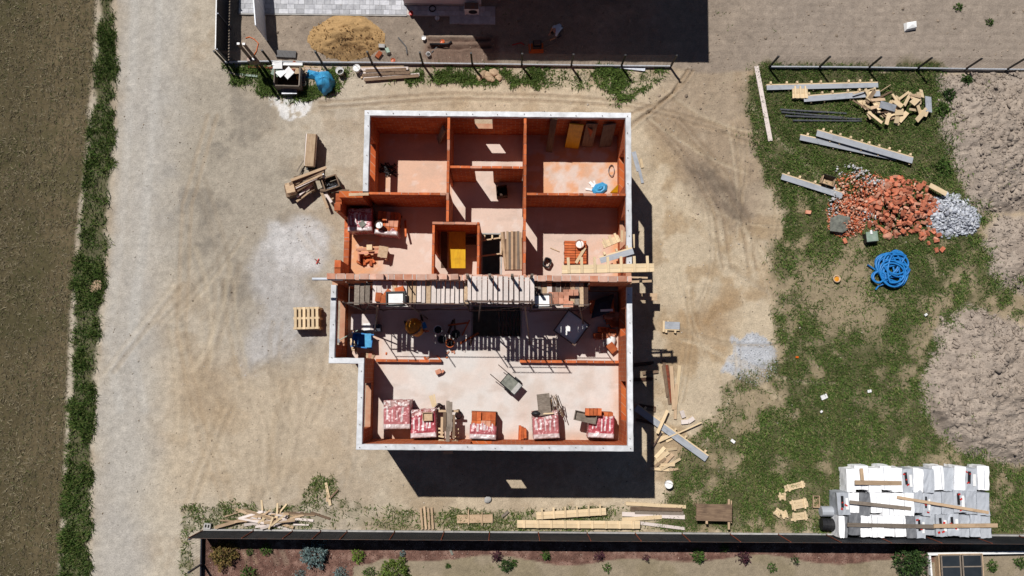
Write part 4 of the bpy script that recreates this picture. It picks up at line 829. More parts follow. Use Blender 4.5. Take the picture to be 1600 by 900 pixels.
# NW room cable tangle, corridor bucket
p = P(607, 266, FZ); pts = [(p.x + (.25 + .18 * math.sin(2.3 * k)) * math.cos(1.7 * k), p.y + (.22 + .1 * math.cos(3.1 * k)) * math.sin(1.3 * k + 1), FZ + .06 + .05 * math.sin(k * 1.9) + .05) for k in np.linspace(0, 30, 170)]
tag(mk('cable_tangle', tube('cable_tangle', 'black', pts, .022, 5)), 'tangled black cable heap in the northwest room', 'cable')
p = P(784, 298, FZ + .5); t = thing('tool_crate', 'dark open crate standing in the corridor', 'crate', (p.x, p.y, FZ), .1)
box('bottom', 'darkwood', (.46, .46, .03), (0, 0, .02), None, t)
for s in (-1, 1): box('side', 'darkwood', (.5, .03, .5), (0, s * .23, .26), None, t); box('end', 'darkwood', (.03, .43, .5), (s * .235, 0, .26), None, t)
# west wing: broken pallet of bricks + tools
p = P(583, 398, FZ + .5); t = thing('stool_frame', 'low wooden frame piled with orange bricks in the west wing', 'stand', (p.x, p.y, FZ), 0.05)
for x in (-.65, .55): box('leg', 'claypale', (.07, .5, .5), (x, 0, .25), None, t)
box('rail', 'claypale', (1.4, .1, .06), (-.05, .25, .52), None, t); box('rail', 'claypale', (1.1, .1, .05), (-.1, .1, .50), None, t); box('plate', 'drywood', (.42, .5, .05), (.45, .1, .55), (0, 0, -.2), t); box('cube', 'pine', (.24, .24, .22), (-.12, .3, .66), None, t)
blocks_on(572, 404, FZ, 9, 'loose orange brick under the wooden frame in the west wing', 'bricks under the wing frame', 12, (.25, .12, .14), ('clay',))
bucket('small bucket with white contents on the opened block pack', 592, 351, FZ + 1.05, .17, .25, 'darkwood', 'white')
plank('short_batten', 'clay', (633, 345), (634, 370), .08, .08, FZ, 'orange batten standing beside the opened block pack', 'batten', z2=FZ + .5)
tag(box('grey_tile', 'greymortar', (.26, .24, .03), tuple(P(566, 350, FZ + 1.18)), (0, 0, .7)), 'small dark tile on the dusty pink pack', 'tile')
# shaft with yellow panels
for k, (px, w, m, lb) in enumerate(((717, .58, 'yellow', 'wide yellow formwork panel standing in the small shaft'), (705, .22, 'yellow', 'narrow yellow formwork panel in the small shaft'), (694, .28, 'darkwood', 'brown board left of the yellow panels in the shaft'))):
    a = P(px, 362, FZ + 1.0); b = P(px, 419, FZ + .75); tag(bar('formwork_panel', m, a, b, w, .05), lb, 'panel')
sheet_on('dark board right of the yellow panels in the shaft', 735, 376, FZ + .3, (.5, .3, .25), 0, 'darkwood', 'timber_block', 'block')
# stair opening: rails and bundle of boards
for i in range(9):
    x0 = 786 + i * 3.4; plank('stair_board', ('drywood', 'oldwood', 'drywood', 'greywood')[i % 4], (x0 - (2 if i < 2 else 0), 362 + U(-1, 1)), (x0 + U(-1, 1) + (3 if i == 0 else 0), 421), .105, .04, FZ + .45 + U(0, .05), 'long brown board beside the stair opening, %s of the row' % nth(i, 9), 'board', 'boards beside the stair opening', z2=FZ + .05)
for a, b in (((752, 376), (784, 371)), ((784, 371), (783, 398)), ((752, 400), (784, 396))): plank('edge_board', 'drywood', a, b, .06, .08, FZ + .1, 'pale narrow board spanning the stair opening', 'board', 'boards over the stair opening')
for i in range(3): plank('edge_batten', 'pine', (757 + 12 * i, 367), (757 + 12 * i, 373), .07, .06, FZ + .2, 'small pine block on the stair opening edge, %s of three' % ('leftmost', 'middle', 'rightmost')[i], 'block', 'blocks at the stair opening')
# east room: open pallet of blocks etc.
p = P(899, 394, FZ + .35); t = thing('block_pallet', 'pallet with a low layer of orange grooved blocks in the east room', 'brick pallet', (p.x, p.y, FZ), 0.0)
pallet_parts(t, 1.0, 1.0, 'oldwood')
for j in range(9):
    for i in range(2): box('brick', 'clay', (.48, .095, .24), (-.25 + .5 * i, -.46 + .115 * j, .27), (0, 0, U(-.02, .02)), t)
bucket('white bucket standing on the orange block pallet', 906, 381, FZ + .39, .19, .22, 'claypale', 'white')
plank('pale_board', 'pine', (914, 387), (900, 411), .13, .04, FZ + .42, 'new pine board lying across the orange block pallet', 'board')
p = P(855, 410, FZ + .3); tag(mk('cable_coil', tube('cable_coil', 'black', [(p.x + .16 * math.cos(k) + .03 * math.sin(3 * k), p.y + .2 * math.sin(k), FZ + .04 + .02 * k) for k in np.linspace(0, 15, 70)], .035, 5)), 'black coil in the corner of the east room', 'cable')
plank('edge_batten', 'drywood', (860, 387), (874, 393), .04, .04, FZ, 'thin pale stick lying left of the block pallet', 'stick')
ladderform('long pine form with cross battens over the spine wall to the east', (878, 421), (1022, 418), .34, ZM + .06, 7, .11, over=.30)
formwork('grey faced form tilted over the east wall top', (938, 407), (990, 392), .24, ZT - .1, 1, 3, None, .16, ZT + .05)
t = ladderform('short pine form with upright battens in the east room corner', (942, 383), (968, 372), .3, FZ + 1.6, 3, .1)
for k in range(4): plank('upright_batten', 'pine', (972 + 6 * k, 360 + 2 * k), (972 + 6 * k, 378 + 3 * k), .1, .06, ZT - .3, 'short upright batten fixed on the east wall formwork', 'batten', 'battens on the east wall', z2=ZT - .5)
plank('timber_prop', 'drywood', (968, 441), (1020, 439), .1, .05, ZT + .01, 'pine board reaching over the east ring beam', 'board')
plank('timber_prop', 'drywood', (978, 433), (1012, 434), .07, .05, ZT + .08, 'second thin pine board over the east ring beam', 'board')
# ------------------------------------------------------------------ north: neighbour's house, paving, fences
nh = thing('neighbour_house', 'white rendered house mostly cut off at the top edge', 'house')
ax0, ay0 = P2(632, 8); ax1, _ = P2(752, 8); bx0, by0 = P2(690, -3); bx1, _ = P2(1030, -3)
ay1 = ay0 + 9.0
boxes('wall', 'facade', [(ax0, ax1, ay0, ay1, -.1, 3.2)], nh); boxes('wall', 'facade', [(bx0, bx1, by0 + .30, by0 + 9.5, 3.2, 7.4), (ax1, bx1, by0 + .30, by0 + 9.5, -.1, 3.2)], nh)
boxes('roof', 'roofgrey', [(ax0 - .05, bx0, ay0 - .05, ay1, 3.2, 3.32), (bx0, ax1 + .05, ay0 - .05, by0 + .28, 3.2, 3.32)], nh); boxes('roof', 'roofgrey', [(bx0 - .05, bx1 + .05, by0 + .25, by0 + 9.6, 7.4, 7.5)], nh)
boxes('plinth', 'concrete', [(ax0 - .015, ax1, ay0 - .02, ay0 - .002, -.05, .22)], nh)
for x0, z0, yy in ((ax1 + 1.5, .9, by0 + .3), (ax1 + 4.5, .9, by0 + .3), (bx0 + 2, 4.4, by0 + .3), (bx0 + 5.5, 4.4, by0 + .3), (ax0 + .8, 1.0, ay0)):
    f = boxes('window', 'white', [(x0, x0 + 1.4, yy - .03, yy + .05, z0, z0 + 1.3)], nh); mk('pane', mesh('pane', [(x0 + .08, yy - .04, z0 + .08), (x0 + 1.32, yy - .04, z0 + .08), (x0 + 1.32, yy - .04, z0 + 1.22), (x0 + .08, yy - .04, z0 + 1.22)], [(0, 1, 2, 3)], 'glass'), f)
p = P(737, 12, .5); t = thing('heat_pump', 'white outdoor air conditioning unit at the foot of the white house wall', 'air conditioner', (p.x, p.y, 0.02))
box('casing', 'white', (.72, .34, .62), (0, 0, .36), None, t); mk('fan_grille', cylm('black', 18), t, (.06, -.165, .36), (0, 0, 1.5708), (.03, .22, .22)); box('top_cover', 'rail', (.70, .32, .02), (0, 0, .685), None, t)
for s in (-1, 1): box('foot', 'rail', (.06, .36, .06), (s * .26, 0, .03), None, t)
# paving in single slabs
terr = tag(mk('paved_terrace', None, None, (0, 0, 0)), kind='structure')
pb = boxes('paving_bed', 'mortar', [(P2(374, 0)[0], P2(640, 0)[0], P2(500, 23)[1], P2(500, 23)[1] + 2.2, -.12, .035), (P2(640, 0)[0], P2(774, 0)[0], P2(700, 38)[1] + .42, P2(700, 38)[1] + .95, -.12, .035), (P2(703, 0)[0], P2(774, 0)[0], P2(700, 38)[1], P2(700, 38)[1] + .42, -.12, .035)], terr)
def pave(x0, x1, y0, y1, rows):
    h = (y1 - y0) / rows
    for r in range(rows):
        x = x0
        while x < x1 - .05:
            w = min(random.choice((.2, .3, .3, .4, .5)), x1 - x); box('paving_slab', 'paver', (w - .012, h - .012, .05), (x + w / 2, y0 + h * (r + .5), .03 + U(0, .006)), None, terr); x += w
xx0 = P2(374, 10)[0]; yt = P2(500, 23)[1]
pave(xx0, P2(636, 10)[0], yt + .02, yt + 1.02, 4)
pave(P2(640, 25)[0], P2(774, 25)[0], P2(700, 38)[1] + .44, P2(700, 38)[1] + .94, 2); pave(P2(703, 30)[0], P2(774, 30)[0], P2(700, 38)[1] + .02, P2(700, 38)[1] + .40, 1)
box('edge_kerb', 'concrete', (P2(636, 10)[0] - xx0, .06, .12), ((P2(636, 10)[0] + xx0) / 2, yt - .02, .0), None, terr)
# sheet metal fence (north-west)
a = P(357, 99); b = P(360, -60); n = 70; v = []; f = []; t = thing('sheet_fence', 'tall anthracite corrugated metal fence at the top left corner', 'fence', (a.x, a.y, 0)); d = b - a; HF = 1.85
for i in range(n + 1):
    o = d * (i / n); s = (.03 if (i // 1) % 2 else -.03); v += [(o.x + s, o.y, .03), (o.x + s, o.y, HF)]
f = [(2 * i, 2 * i + 2, 2 * i + 3, 2 * i + 1) for i in range(n)]
m_ = mk('corrugated_sheet', mesh('corrugated_sheet', v, f, 'navy'), t); sm = m_.modifiers.new('thick', 'SOLIDIFY'); sm.thickness = .006
for i in range(n): o = d * ((i + .5) / n); box('cap_tooth', 'white', (.05, .085 - .03 * (i % 2), .04), (o.x, o.y, HF + .015), None, t)
for i in range(4): o = d * (i / 3.0); box('post', 'navy', (.06, .06, HF), (o.x + .07, o.y, HF / 2), None, t)
# mesh fences with posts and concrete plinth boards
def mesh_fence(name, label, bases, h, post='black', plinth='plinth', ph=.24, wire=True, first=None, last=None):
    t = thing(name, label, 'fence', (bases[0].x, bases[0].y, 0)); o = bases[0].copy(); o.z = 0
    for p in bases: q = p - o; box('post', post, (.085, .07, h), (q.x, q.y, h / 2), None, t); box('post_cap', post, (.09, .075, .03), (q.x, q.y, h + .015), None, t)
    for p, q in zip(bases, bases[1:]):
        u, w = p - o, q - o; u.z = w.z = 0; dr_ = (w - u).normalized(); u2, w2 = u + dr_ * .035, w - dr_ * .035
        bar('plinth_board', plinth, u2 + Vector((0, 0, ph / 2)), w2 + Vector((0, 0, ph / 2)), .06, ph, t)
        if wire:
            vv = []; ff = []
            def thin(a, b, r=.004):
                q_ = (b - a).normalized(); s = q_.cross(Vector((0, 1, 0))); s = (s.normalized() if s.length > .1 else Vector((1, 0, 0))) * r; k = len(vv); s2 = q_.cross(s).normalized() * r
                for e in (a, b): vv.extend([e + s, e + s2, e - s, e - s2])
                ff.extend([(k + j, k + (j + 1) % 4, k + 4 + (j + 1) % 4, k + 4 + j) for j in range(4)])
            for k in range(9): z = ph + .03 + (h - ph - .06) * k / 8; thin(u2 + Vector((0, 0, z)), w2 + Vector((0, 0, z)))
            for k in range(1, 12): e = u2 + (w2 - u2) * (k / 12); thin(e + Vector((0, 0, ph + .02)), e + Vector((0, 0, h - .02)), .003)
            mk('wire_mesh', mesh('wire_mesh', vv, ff, 'rail'), t)
    return t
bs = [P(352, 99), P(424, 98), P(504, 99.5), P(582, 100), P(661, 101), P(738, 102), P(815, 103), P(892, 104), P(970, 105), P(1047, 105.5)]
mesh_fence('mesh_fence', 'dark wire mesh fence with pale plinth north of the building site', bs, 1.6)
bs = [P(1200.5, 106.5), P(1278, 106.8), P(1355, 107.4), P(1431, 108.6), P(1506, 109.8), P(1570, 110.5), P(1645, 111.5)]
mesh_fence('mesh_fence', 'dark wire mesh fence along the bare plot at the top right', bs, 1.55)
# gate leaf and utility posts
a = P(417, 63); b = P(410, -25); t = thing('gate_leaf', 'pale metal gate leaf standing ajar near the paved terrace', 'gate', (a.x, a.y, 0)); d = b - a
bar('panel', 'whitemetal', (0, 0, 1.0), (d.x, d.y, 1.0), .03, 1.7, t)
for z in (.12, 1.88): bar('rail', 'whitemetal', (0, 0, z), (d.x, d.y, z), .05, .06, t)
for k in (0, .5, 1): box('stile', 'whitemetal', (.05, .06, 1.9), (d.x * k, d.y * k, .96), None, t)
bar('brace', 'whitemetal', (0, 0, .15), (d.x * .5, d.y * .5, 1.05), .03, .04, t)
a = P(405, 108); t = thing('utility_post', 'tall dark double post with white caps at the fence corner', 'post', (a.x, a.y, 0))
for s in (0, 1): box('post', 'rail', (.11, .09, 3.2 - .1 * s), (s * .22, .03 * s, 1.6 - .05 * s), None, t); box('cap', 'white', (.12, .10, .06), (s * .22, .03 * s, 3.23 - .1 * s), None, t)
box('meter_box', 'rail', (.46, .16, .5), (.11, -.1, 1.3), None, t); box('label_plate', 'white', (.12, .1, .08), (.2, -.1, 1.6), None, t)
# sand pile
N = 46; g = np.linspace(-1, 1, N); X, Y = np.meshgrid(g, g); p = P(541, 61); R = np.hypot(X, Y) + (fbm(X, Y, .6, 3, 201) - .5) * .35
Zs_ = np.maximum(0, 1 - R) ** 1.0 * .95; Zs_ = Zs_ + (fbm(X * 2, Y * 2, .3, 4, 203) - .5) * .34 * sst(1, .6, R) - .02 * (R > 1); VV = np.stack([X * 1.95, Y * 1.2, Zs_], -1).reshape(-1, 3)
ii = np.arange(N * N).reshape(N, N); qd = np.stack([ii[:-1, :-1], ii[:-1, 1:], ii[1:, 1:], ii[1:, :-1]], -1)[(R[:-1, :-1] < 1.02)].reshape(-1, 4)
cS = alb(184, 150, 104)[None] * (.8 + .45 * fbm(X * 2, Y * 2, .5, 4, 205).reshape(-1, 1)); tag(mk('sand_pile', fastmesh('sand_pile', VV, qd, 'ground', cS), None, (p.x, p.y, .01)), 'golden brown sand pile inside the northern fence', 'sand pile')
a_ = rng.uniform(0, 6.28, 900); r_ = np.sqrt(rng.random(900)) * .97; sx_, sy_ = p.x + r_ * np.cos(a_) * 1.95, p.y + r_ * np.sin(a_) * 1.2
lumps('sand_clods', 'damp clods on the sand pile', 'sand', sx_, sy_, np.maximum(0, 1 - r_) * .93 + .0, rng.gamma(1.2, .011, 900) + .008, alb(176, 140, 94) * rng.uniform(.6, 1.15, (900, 1)), flat=.7, tilt=.5)
# bits near the trench
t_ = [G(672, 71), G(690, 71), G(700, 70.5), G(706, 67)]; tag(mk('drain_pipe', tube('drain_pipe', 'black', [q + Vector((0, 0, .08)) for q in t_], .06)), 'black drain pipe lying at the trench head', 'pipe')
for k, (a, b) in enumerate((((622, 58), (634, 72)), ((674, 82), (683, 73)), ((634, 72), (636, 84)))): plank('iron_bar', 'black', a, b, .05, .05, .02, ['thin black bar by the sand pile', 'dark stick below the drain pipe', 'short black bar beyond the sand pile'][k], 'bar')
for k, (px, py, m) in enumerate(((691, 65, 'orange'), (669, 84, 'white'), (662, 59, 'white'), (614, 94, 'orange'), (642, 20, 'red'), (683, 28, 'white'))):
    bucket(['small orange canister at the trench', 'white bucket at the trench head', 'little white pot at the shadow edge', 'orange pot beside the sand pile', 'small red pot at the terrace corner', 'white cup in the house shadow'][k], px, py, .02, .11, .2, m, 'black' if k == 1 else m)
for k, (px, py, w) in enumerate(((597, 73, .3), (592, 87, .35), (606, 81, .28))): p = G(px, py); tag(box('stone_block', ('concrete', 'clay', 'green')[k], (w, w * .6, .2), (p.x, p.y, .1), (.2, .1, k)), ['grey block at the edge of the sand pile', 'reddish block at the edge of the sand pile', 'green box at the edge of the sand pile'][k], 'block')
tag(mk('coiled_pipe', tube('coiled_pipe', 'black', [tuple(P(676, 15) + Vector((.16 * math.cos(k), .16 * math.sin(k), .05 + .01 * k))) for k in np.linspace(0, 13, 50)], .02, 5)), 'dark coiled pipe on the shaded terrace', 'pipe')
tag(mk('orange_cord', tube('orange_cord', 'orange', [G(384, 60) + Vector((0, 0, .03)), G(390, 58) + Vector((0, 0, .03)), G(398, 62) + Vector((0, 0, .03)), G(404, 68) + Vector((0, 0, .03)), G(401, 80) + Vector((0, 0, .03)), G(397, 87) + Vector((0, 0, .03))], .022, 5)), 'thin orange cord on the soil near the metal fence', 'cord')
p = G(448, 86); tag(box('rubber_mat', 'black', (1.0, .35, .12), (p.x, p.y, .1), (0, 0, -.05)), 'dark rounded mat lying inside the north fence', 'mat')
plank('loose_tube', 'whitemetal', (948, 102), (1008, 109), .14, .06, .05, 'pale metal profile lying at the foot of the mesh fence', 'profile')
# plate compactor and worker
p = P(838, 70, .5); t = thing('plate_compactor', 'orange plate compactor in the shadow of the white house', 'compactor', (p.x, p.y, .02), .05)
box('base_plate', 'orange', (.75, .45, .05), (0, 0, .06), None, t); box('apron', 'orange', (.7, .2, .14), (0, -.2, .14), (.4, 0, 0), t); box('engine', 'black', (.42, .36, .34), (.05, .05, .32), None, t); box('fuel_tank', 'rail', (.3, .24, .14), (.05, .08, .55), None, t)
for s in (-1, 1): rod('cage_tube', 'steel', (-.3, s * .2, .1), (-.32, s * .2, .75), .018, t)
rod('cage_tube', 'steel', (-.32, -.2, .75), (-.32, .2, .75), .018, t); rod('cage_tube', 'steel', (-.3, .2, .4), (.3, .2, .4), .018, t)
for s in (-1, 1): rod('handle_bar', 'rail', (.2, s * .16, .3), (.95, s * .16, .95), .018, t)
rod('handle_grip', 'rail', (.95, -.2, .95), (.95, .2, .95), .02, t)
tag(mk('red_cord', tube('red_cord', 'red', [G(800, 71) + Vector((0, 0, .03)), G(807, 69) + Vector((0, 0, .03)), G(814, 67) + Vector((0, 0, .03)), G(819, 70) + Vector((0, 0, .03))], .025, 5)), 'red cord lying left of the plate compactor', 'cord')
def person():
    base = P(872, 52, .4); J = {}; E_ = []
    def v(n, x, y, z, r, par=None): J[n] = (x, y, z, r, par)
    v('pelvis', .10, .12, .88, .15); v('belly', .0, .06, .98, .145, 'pelvis'); v('chest', -.17, -.02, 1.08, .16, 'belly'); v('neck', -.33, -.08, 1.10, .06, 'chest'); v('head', -.44, -.12, 1.07, .10, 'neck'); v('crown', -.53, -.15, 1.03, .085, 'head')
    for s, k in ((1, 'l'), (-1, 'r')):
        v('hip' + k, .10 - .02 * s, .12 + .10 * s, .84, .10, 'pelvis'); v('knee' + k, .02 + .05 * s, .10 + .13 * s, .48, .068, 'hip' + k); v('ank' + k, .16 + .06 * s, .10 + .14 * s, .08, .045, 'knee' + k); v('toe' + k, -.06 + .06 * s, .08 + .15 * s, .04, .042, 'ank' + k)
        v('sho' + k, -.24, -.04 + .19 * s, 1.08, .07, 'chest'); v('elb' + k, -.34, -.06 + .24 * s, .82, .045, 'sho' + k); v('wri' + k, -.48, -.10 + .15 * s, .64, .03, 'elb' + k); v('palm' + k, -.53, -.11 + .14 * s, .58, .036, 'wri' + k)
        for q in range(4): v('f%d' % q + k, -.57, -.11 + .14 * s + (q - 1.5) * .024, .53 + .004 * q, .011, 'palm' + k); v('g%d' % q + k, -.565, -.11 + .14 * s + (q - 1.5) * .026, .49 + .006 * abs(q - 1), .009, 'f%d' % q + k)
        v('th' + k, -.50, -.11 + .09 * s, .55, .011, 'wri' + k); v('tt' + k, -.51, -.11 + .075 * s, .51, .009, 'th' + k)
    names = list(J); ix = {n: i for i, n in enumerate(names)}; me = bpy.data.meshes.new('person_body')
    me.from_pydata([J[n][:3] for n in names], [(ix[n], ix[J[n][4]]) for n in names if J[n][4]], [])
    o = mk('person', me); o.modifiers.new('s', 'SKIN'); 
    for i, n in enumerate(names): me.skin_vertices[0].data[i].radius = (J[n][3], J[n][3])
    me.skin_vertices[0].data[0].use_root = True; o.modifiers.new('d', 'SUBSURF').levels = 1
    dg = bpy.context.evaluated_depsgraph_get(); m2 = bpy.data.meshes.new_from_object(o.evaluated_get(dg)); o.modifiers.clear(); o.data = m2; m2.materials.clear()
    for k in ('shirt', 'skin', 'trouser', 'hair'): m2.materials.append(M[k])
    pts = np.array([J[n][:3] for n in names])
    for pl in m2.polygons:
        n = names[int(np.argmin(((pts - np.array(pl.center)) ** 2).sum(1)))]
        pl.material_index = 0 if n[:3] in ('bel', 'che', 'sho') else 2 if n[:3] in ('pel', 'hip', 'kne', 'ank', 'toe') else 3 if n == 'crown' or (n == 'head' and pl.normal.z > .3) else 1
        pl.use_smooth = True
    o.location = (base.x + .05, base.y, .02); o.rotation_euler = (0, 0, .35); return tag(o, 'person in a light blue shirt bending over behind the orange compactor', 'person')
person()
# rubbish by the fence corner (north-west)
p = P(448, 118, .8); t = thing('rubbish_box', 'open wooden bin filled with scrap beside the north fence', 'bin', (p.x, p.y, 0), -.02)
for s in (-1, 1): box('side', 'greywood', (1.25, .05, .75), (0, s * .5, .40), None, t); box('end', 'greywood', (.05, .95, .75), (s * .62, 0, .40), None, t)
box('bottom', 'darkwood', (1.2, .95, .04), (0, 0, .12), None, t); box('lid_board', 'white', (1.5, .14, .04), (0, .58, .82), (0, 0, .02), t); box('inner_board', 'drywood', (.5, .3, .04), (.3, .3, .66), (.2, 0, .1), t)
for k, (px, py, m) in enumerate(((446, 110, 'drywood'), (458, 105, 'rust'), (432, 112, 'green'), (440, 115, 'white'), (452, 116, 'white'), (436, 104, 'white'))): p = P(px, py, .6); tag(box('scrap_sheet', m, (U(.35, .65), U(.3, .5), .03), (p.x, p.y, .6 + .05 * k), (U(-.3, .3), U(-.3, .3), U(0, 3))), ['round brown offcut board in the scrap bin', 'rusty sheet in the scrap bin', 'pale green sheet in the scrap bin', 'white tilted sheet in the middle of the scrap bin', 'white strip right of the middle in the scrap bin', 'white scrap at the back of the scrap bin'][k], 'scrap')
for k, (px, py, m, s) in enumerate(((452, 142, 'steel', (.75, .3, .35)), (472, 122, 'rail', (.25, .4, .35)))): p = P(px, py, s[2]); tag(box('metal_box', m, s, (p.x, p.y, s[2] / 2), (0, 0, .02)), ['grey metal box in front of the scrap bin', 'dark box right of the scrap bin'][k], 'box')
for k, (px, py, m) in enumerate(((467, 114, 'red'), (467, 121, 'mixer'), (474, 130, 'greymortar'))): bucket(['small red canister beside the scrap bin', 'small yellow canister beside the scrap bin', 'grey lidded bucket beside the scrap bin'][k], px, py, 0.02, .13, .3, m, m)
N = 20; v = []; f = []
for i in range(N):
    for j in range(24):
        th = math.pi * i / (N - 1) * .62; ph = 6.2832 * j / 24; r = .55 * (1 + .12 * math.sin(3 * ph + i * .5) + .08 * math.sin(7 * ph + 2 * th) + U(-.035, .035)); v.append((r * math.sin(th) * math.cos(ph) * .8, r * math.sin(th) * math.sin(ph), .75 * math.cos(th) * (1 + .04 * math.sin(5 * ph)) - .75 * math.cos(math.pi * .62) * 0 + .18))
for i in range(N - 1):
    for j in range(24): f.append((i * 24 + j, (i + 1) * 24 + j, (i + 1) * 24 + (j + 1) % 24, i * 24 + (j + 1) % 24))
p = P(506, 126, .5); tag(mk('tarp_bundle', mesh('tarp_bundle', v, f, 'tarp', True), None, (p.x, p.y, -.05), (0, 0, .3)), 'rounded blue tarp covered bundle beside the north fence', 'tarp')
p = P(487, 116, .3); tag(mk('tarp_scrap', mesh('tarp_scrap', [(-.35, -.1, .05), (.3, -.2, .1), (.35, .15, .2), (-.2, .25, .28), (0, 0, .32)], [(0, 1, 4), (1, 2, 4), (2, 3, 4), (3, 0, 4)], 'tarp'), None, (p.x, p.y, 0)), 'small flap of blue tarp left of the bundle', 'tarp')
bucket('white rimmed empty bucket in the weeds by the fence', 530.5, 110, .02, .19, .4, 'white', 'black', fill=.3); bucket('white lidded paint bucket in the weeds by the fence', 557, 106, .02, .18, .4, 'white', 'white', fill=.98)
for k in range(9): plank('old_plank', ('drywood', 'pale', 'oldwood')[k % 3], (U(560, 578), 106 + 2.3 * k), (U(625, 656), 105 + 1.6 * k), .16, .04, .05 + .04 * (k % 3), 'bleached plank in the pile along the north fence', 'plank', 'planks along the north fence')
for k in range(4): plank('old_plank', ('drywood', 'pale')[k % 2], (U(470, 480), 104 + 2 * k), (U(500, 512), 106 + 2 * k), .12, .03, .05, 'short bleached plank behind the blue bundle', 'plank', 'short planks behind the blue bundle')
for k, (a, b) in enumerate((((388, 104), (432, 106)), ((372, 116), (402, 119)), ((357, 112), (382, 121)))): plank('old_plank', ('rust', 'green', 'greywood')[k], a, b, .1, .03, .06, ['red brown strip under the fence corner', 'green slat in the weeds at the fence corner', 'grey slat in the weeds at the fence corner'][k], 'plank')
def stone(label, px, py, w, mat='concrete', group=None, flat=.6, z=None, name='stone', cat='stone', asp=1.3):
    bm = bmesh.new(); bmesh.ops.create_icosphere(bm, subdivisions=2, radius=1)
    for q in bm.verts: q.co *= U(.82, 1.12); q.co.x *= asp; q.co.z *= flat
    me = bpy.data.meshes.new(name); bm.to_mesh(me); bm.free(); me.materials.append(M[mat]); p = G(px, py); zz = p.z if z is None else z
    return tag(mk(name, me, None, (p.x, p.y, zz + w * flat * .35), (0, 0, U(0, 3)), (w / 2, w / 2, w / 2)), label, cat, group)
for k, (px, py, w) in enumerate(((755, 117, .38), (763, 120, .42), (772, 115, .45), (768, 124, .3), (749, 122, .28), (779, 121, .34))): stone('pale brown stone in the heap below the north fence', px, py, w, 'drywood', 'stones below the north fence')
# ------------------------------------------------------------------ west yard
p = P(478.5, 497, .75); pz = float(gz(p.x, p.y)); first = None
for k in range(5):
    if first is None:
        first = thing('pallet', 'bottom wooden pallet of the stack west of the house', 'pallet', (p.x, p.y, pz + .01), .02, 'stacked pallets'); pallet_parts(first, 1.24, 1.06)
    else: dup(first, (p.x + U(-.03, .03), p.y + U(-.03, .03), pz + .01 + .147 * k), .02 + U(-.03, .03), ['', 'second lowest wooden pallet of the stack west of the house', 'middle wooden pallet of the stack west of the house', 'second highest wooden pallet of the stack west of the house', 'topmost wooden pallet of the stack west of the house'][k])
GRP = 'lumber pile west of the house'
for k in range(4): plank('stacked_board', ('greywood', 'pale', 'pale', 'drywood')[k], (483.5 - k * .3, 258 + .5 * k), (486 + k * .2, 209), .55 - .04 * k, .24, .02 + .245 * k, ['lowest wide board bundle of the grey stack northwest of the house', 'second wide board bundle of the grey stack', 'third wide board bundle of the grey stack', 'topmost wide weathered board of the grey stack'][k], 'board')
for k in range(12):
    u = k / 11; y0 = 262 + 30 * u; plank('rough_beam', ('drywood', 'pale', 'oldwood', 'drywood')[k % 4], (452 + U(-3, 6) + 8 * u, y0 + 21 + U(-2, 2)), (503 + U(-5, 8) - 22 * u * u, y0 + U(-3, 3)), U(.06, .13), .10, (1.25 - .7 * u) * U(.75, 1), 'rough timber beam in the crossed pile northwest of the house', 'beam', GRP, z2=(1.2 - .7 * u) * U(.75, 1))
for k in range(3): plank('bearer_beam', 'oldwood', (462 + 18 * k, 275 - 4 * k), (470 + 18 * k, 306 - 8 * k), .22, .45, .03 + .02 * (k % 2), 'dark bearer beam under the crossed pile', 'beam', 'bearers under the crossed pile')
p = P(453, 293, 1.1); tag(box('chopping_block', 'drywood', (.42, .5, .62), (p.x, p.y, .80), (0, 0, .25)), 'pale squared timber block at the end of the crossed pile', 'block')
p = P(453, 305, .5); tag(box('dark_block', 'oldwood', (.5, .6, .48), (p.x, p.y + .25, .25), (0, 0, .25)), 'dark timber block below the pale block', 'block')
plank('white_board', 'white', (500, 263), (508, 281), .12, .05, .55, 'white board at the right end of the crossed pile', 'board'); plank('black_sheet', 'black', (478, 258), (494, 256), .5, .03, .3, 'dark sheet between the two timber piles', 'sheet')
p = P(516, 285, .8); t = thing('mesh_crate', 'dark open wire crate leaning at the house corner', 'crate', (p.x, p.y, 0), .35)
for s in (-1, 1): bar('rim', 'oldwood', (-.36, s * .3, .75), (.36, s * .3, .75), .06, .05, t); bar('rim', 'oldwood', (s * .36, -.3, .75), (s * .36, .3, .75), .06, .05, t)
for s in (-1, 1): box('side', 'black', (.7, .03, .7), (0, s * .29, .38), None, t); box('end', 'black', (.03, .54, .7), (s * .34, 0, .38), None, t)
for k in range(12): bar('wire', 'steel', (U(-.3, .3), U(-.25, .25), U(.3, .7)), (U(-.3, .3), U(-.25, .25), U(.3, .7)), .02, .02, t)
for k, (a, b) in enumerate((((500, 297), (545, 298)), ((502, 300), (512, 325)), ((508, 302), (518, 316)), ((512, 300), (520, 311)))): plank('rough_beam', ('oldwood', 'drywood', 'pale', 'drywood')[k], a, b, .13, .06, .5 - .1 * k, ['brown beam reaching from the crate to the wing wall', 'long pale board slanting below the crate', 'white board slanting below the crate', 'short pale board slanting below the crate'][k], 'beam')
plank('thin_pole', 'greywood', (463, 268), (474, 250), .05, .05, .2, 'thin grey pole left of the board stack', 'pole'); plank('thin_pole', 'greywood', (467, 275), (472, 262), .05, .04, .1, 'second thin pole left of the board stack', 'pole')
for k, (a, b, m) in enumerate((((492, 405), (499, 411), 'rust'), ((498, 404), (494, 412), 'red'))): plank('tool', m, a, b, .04, .04, .03, ['small rusty tool on the pale dust', 'small red tool on the pale dust'][k], 'tool')
stone('flat pale culvert stone in the grass verge', 151, 447, .55, 'drywood', None, .2)
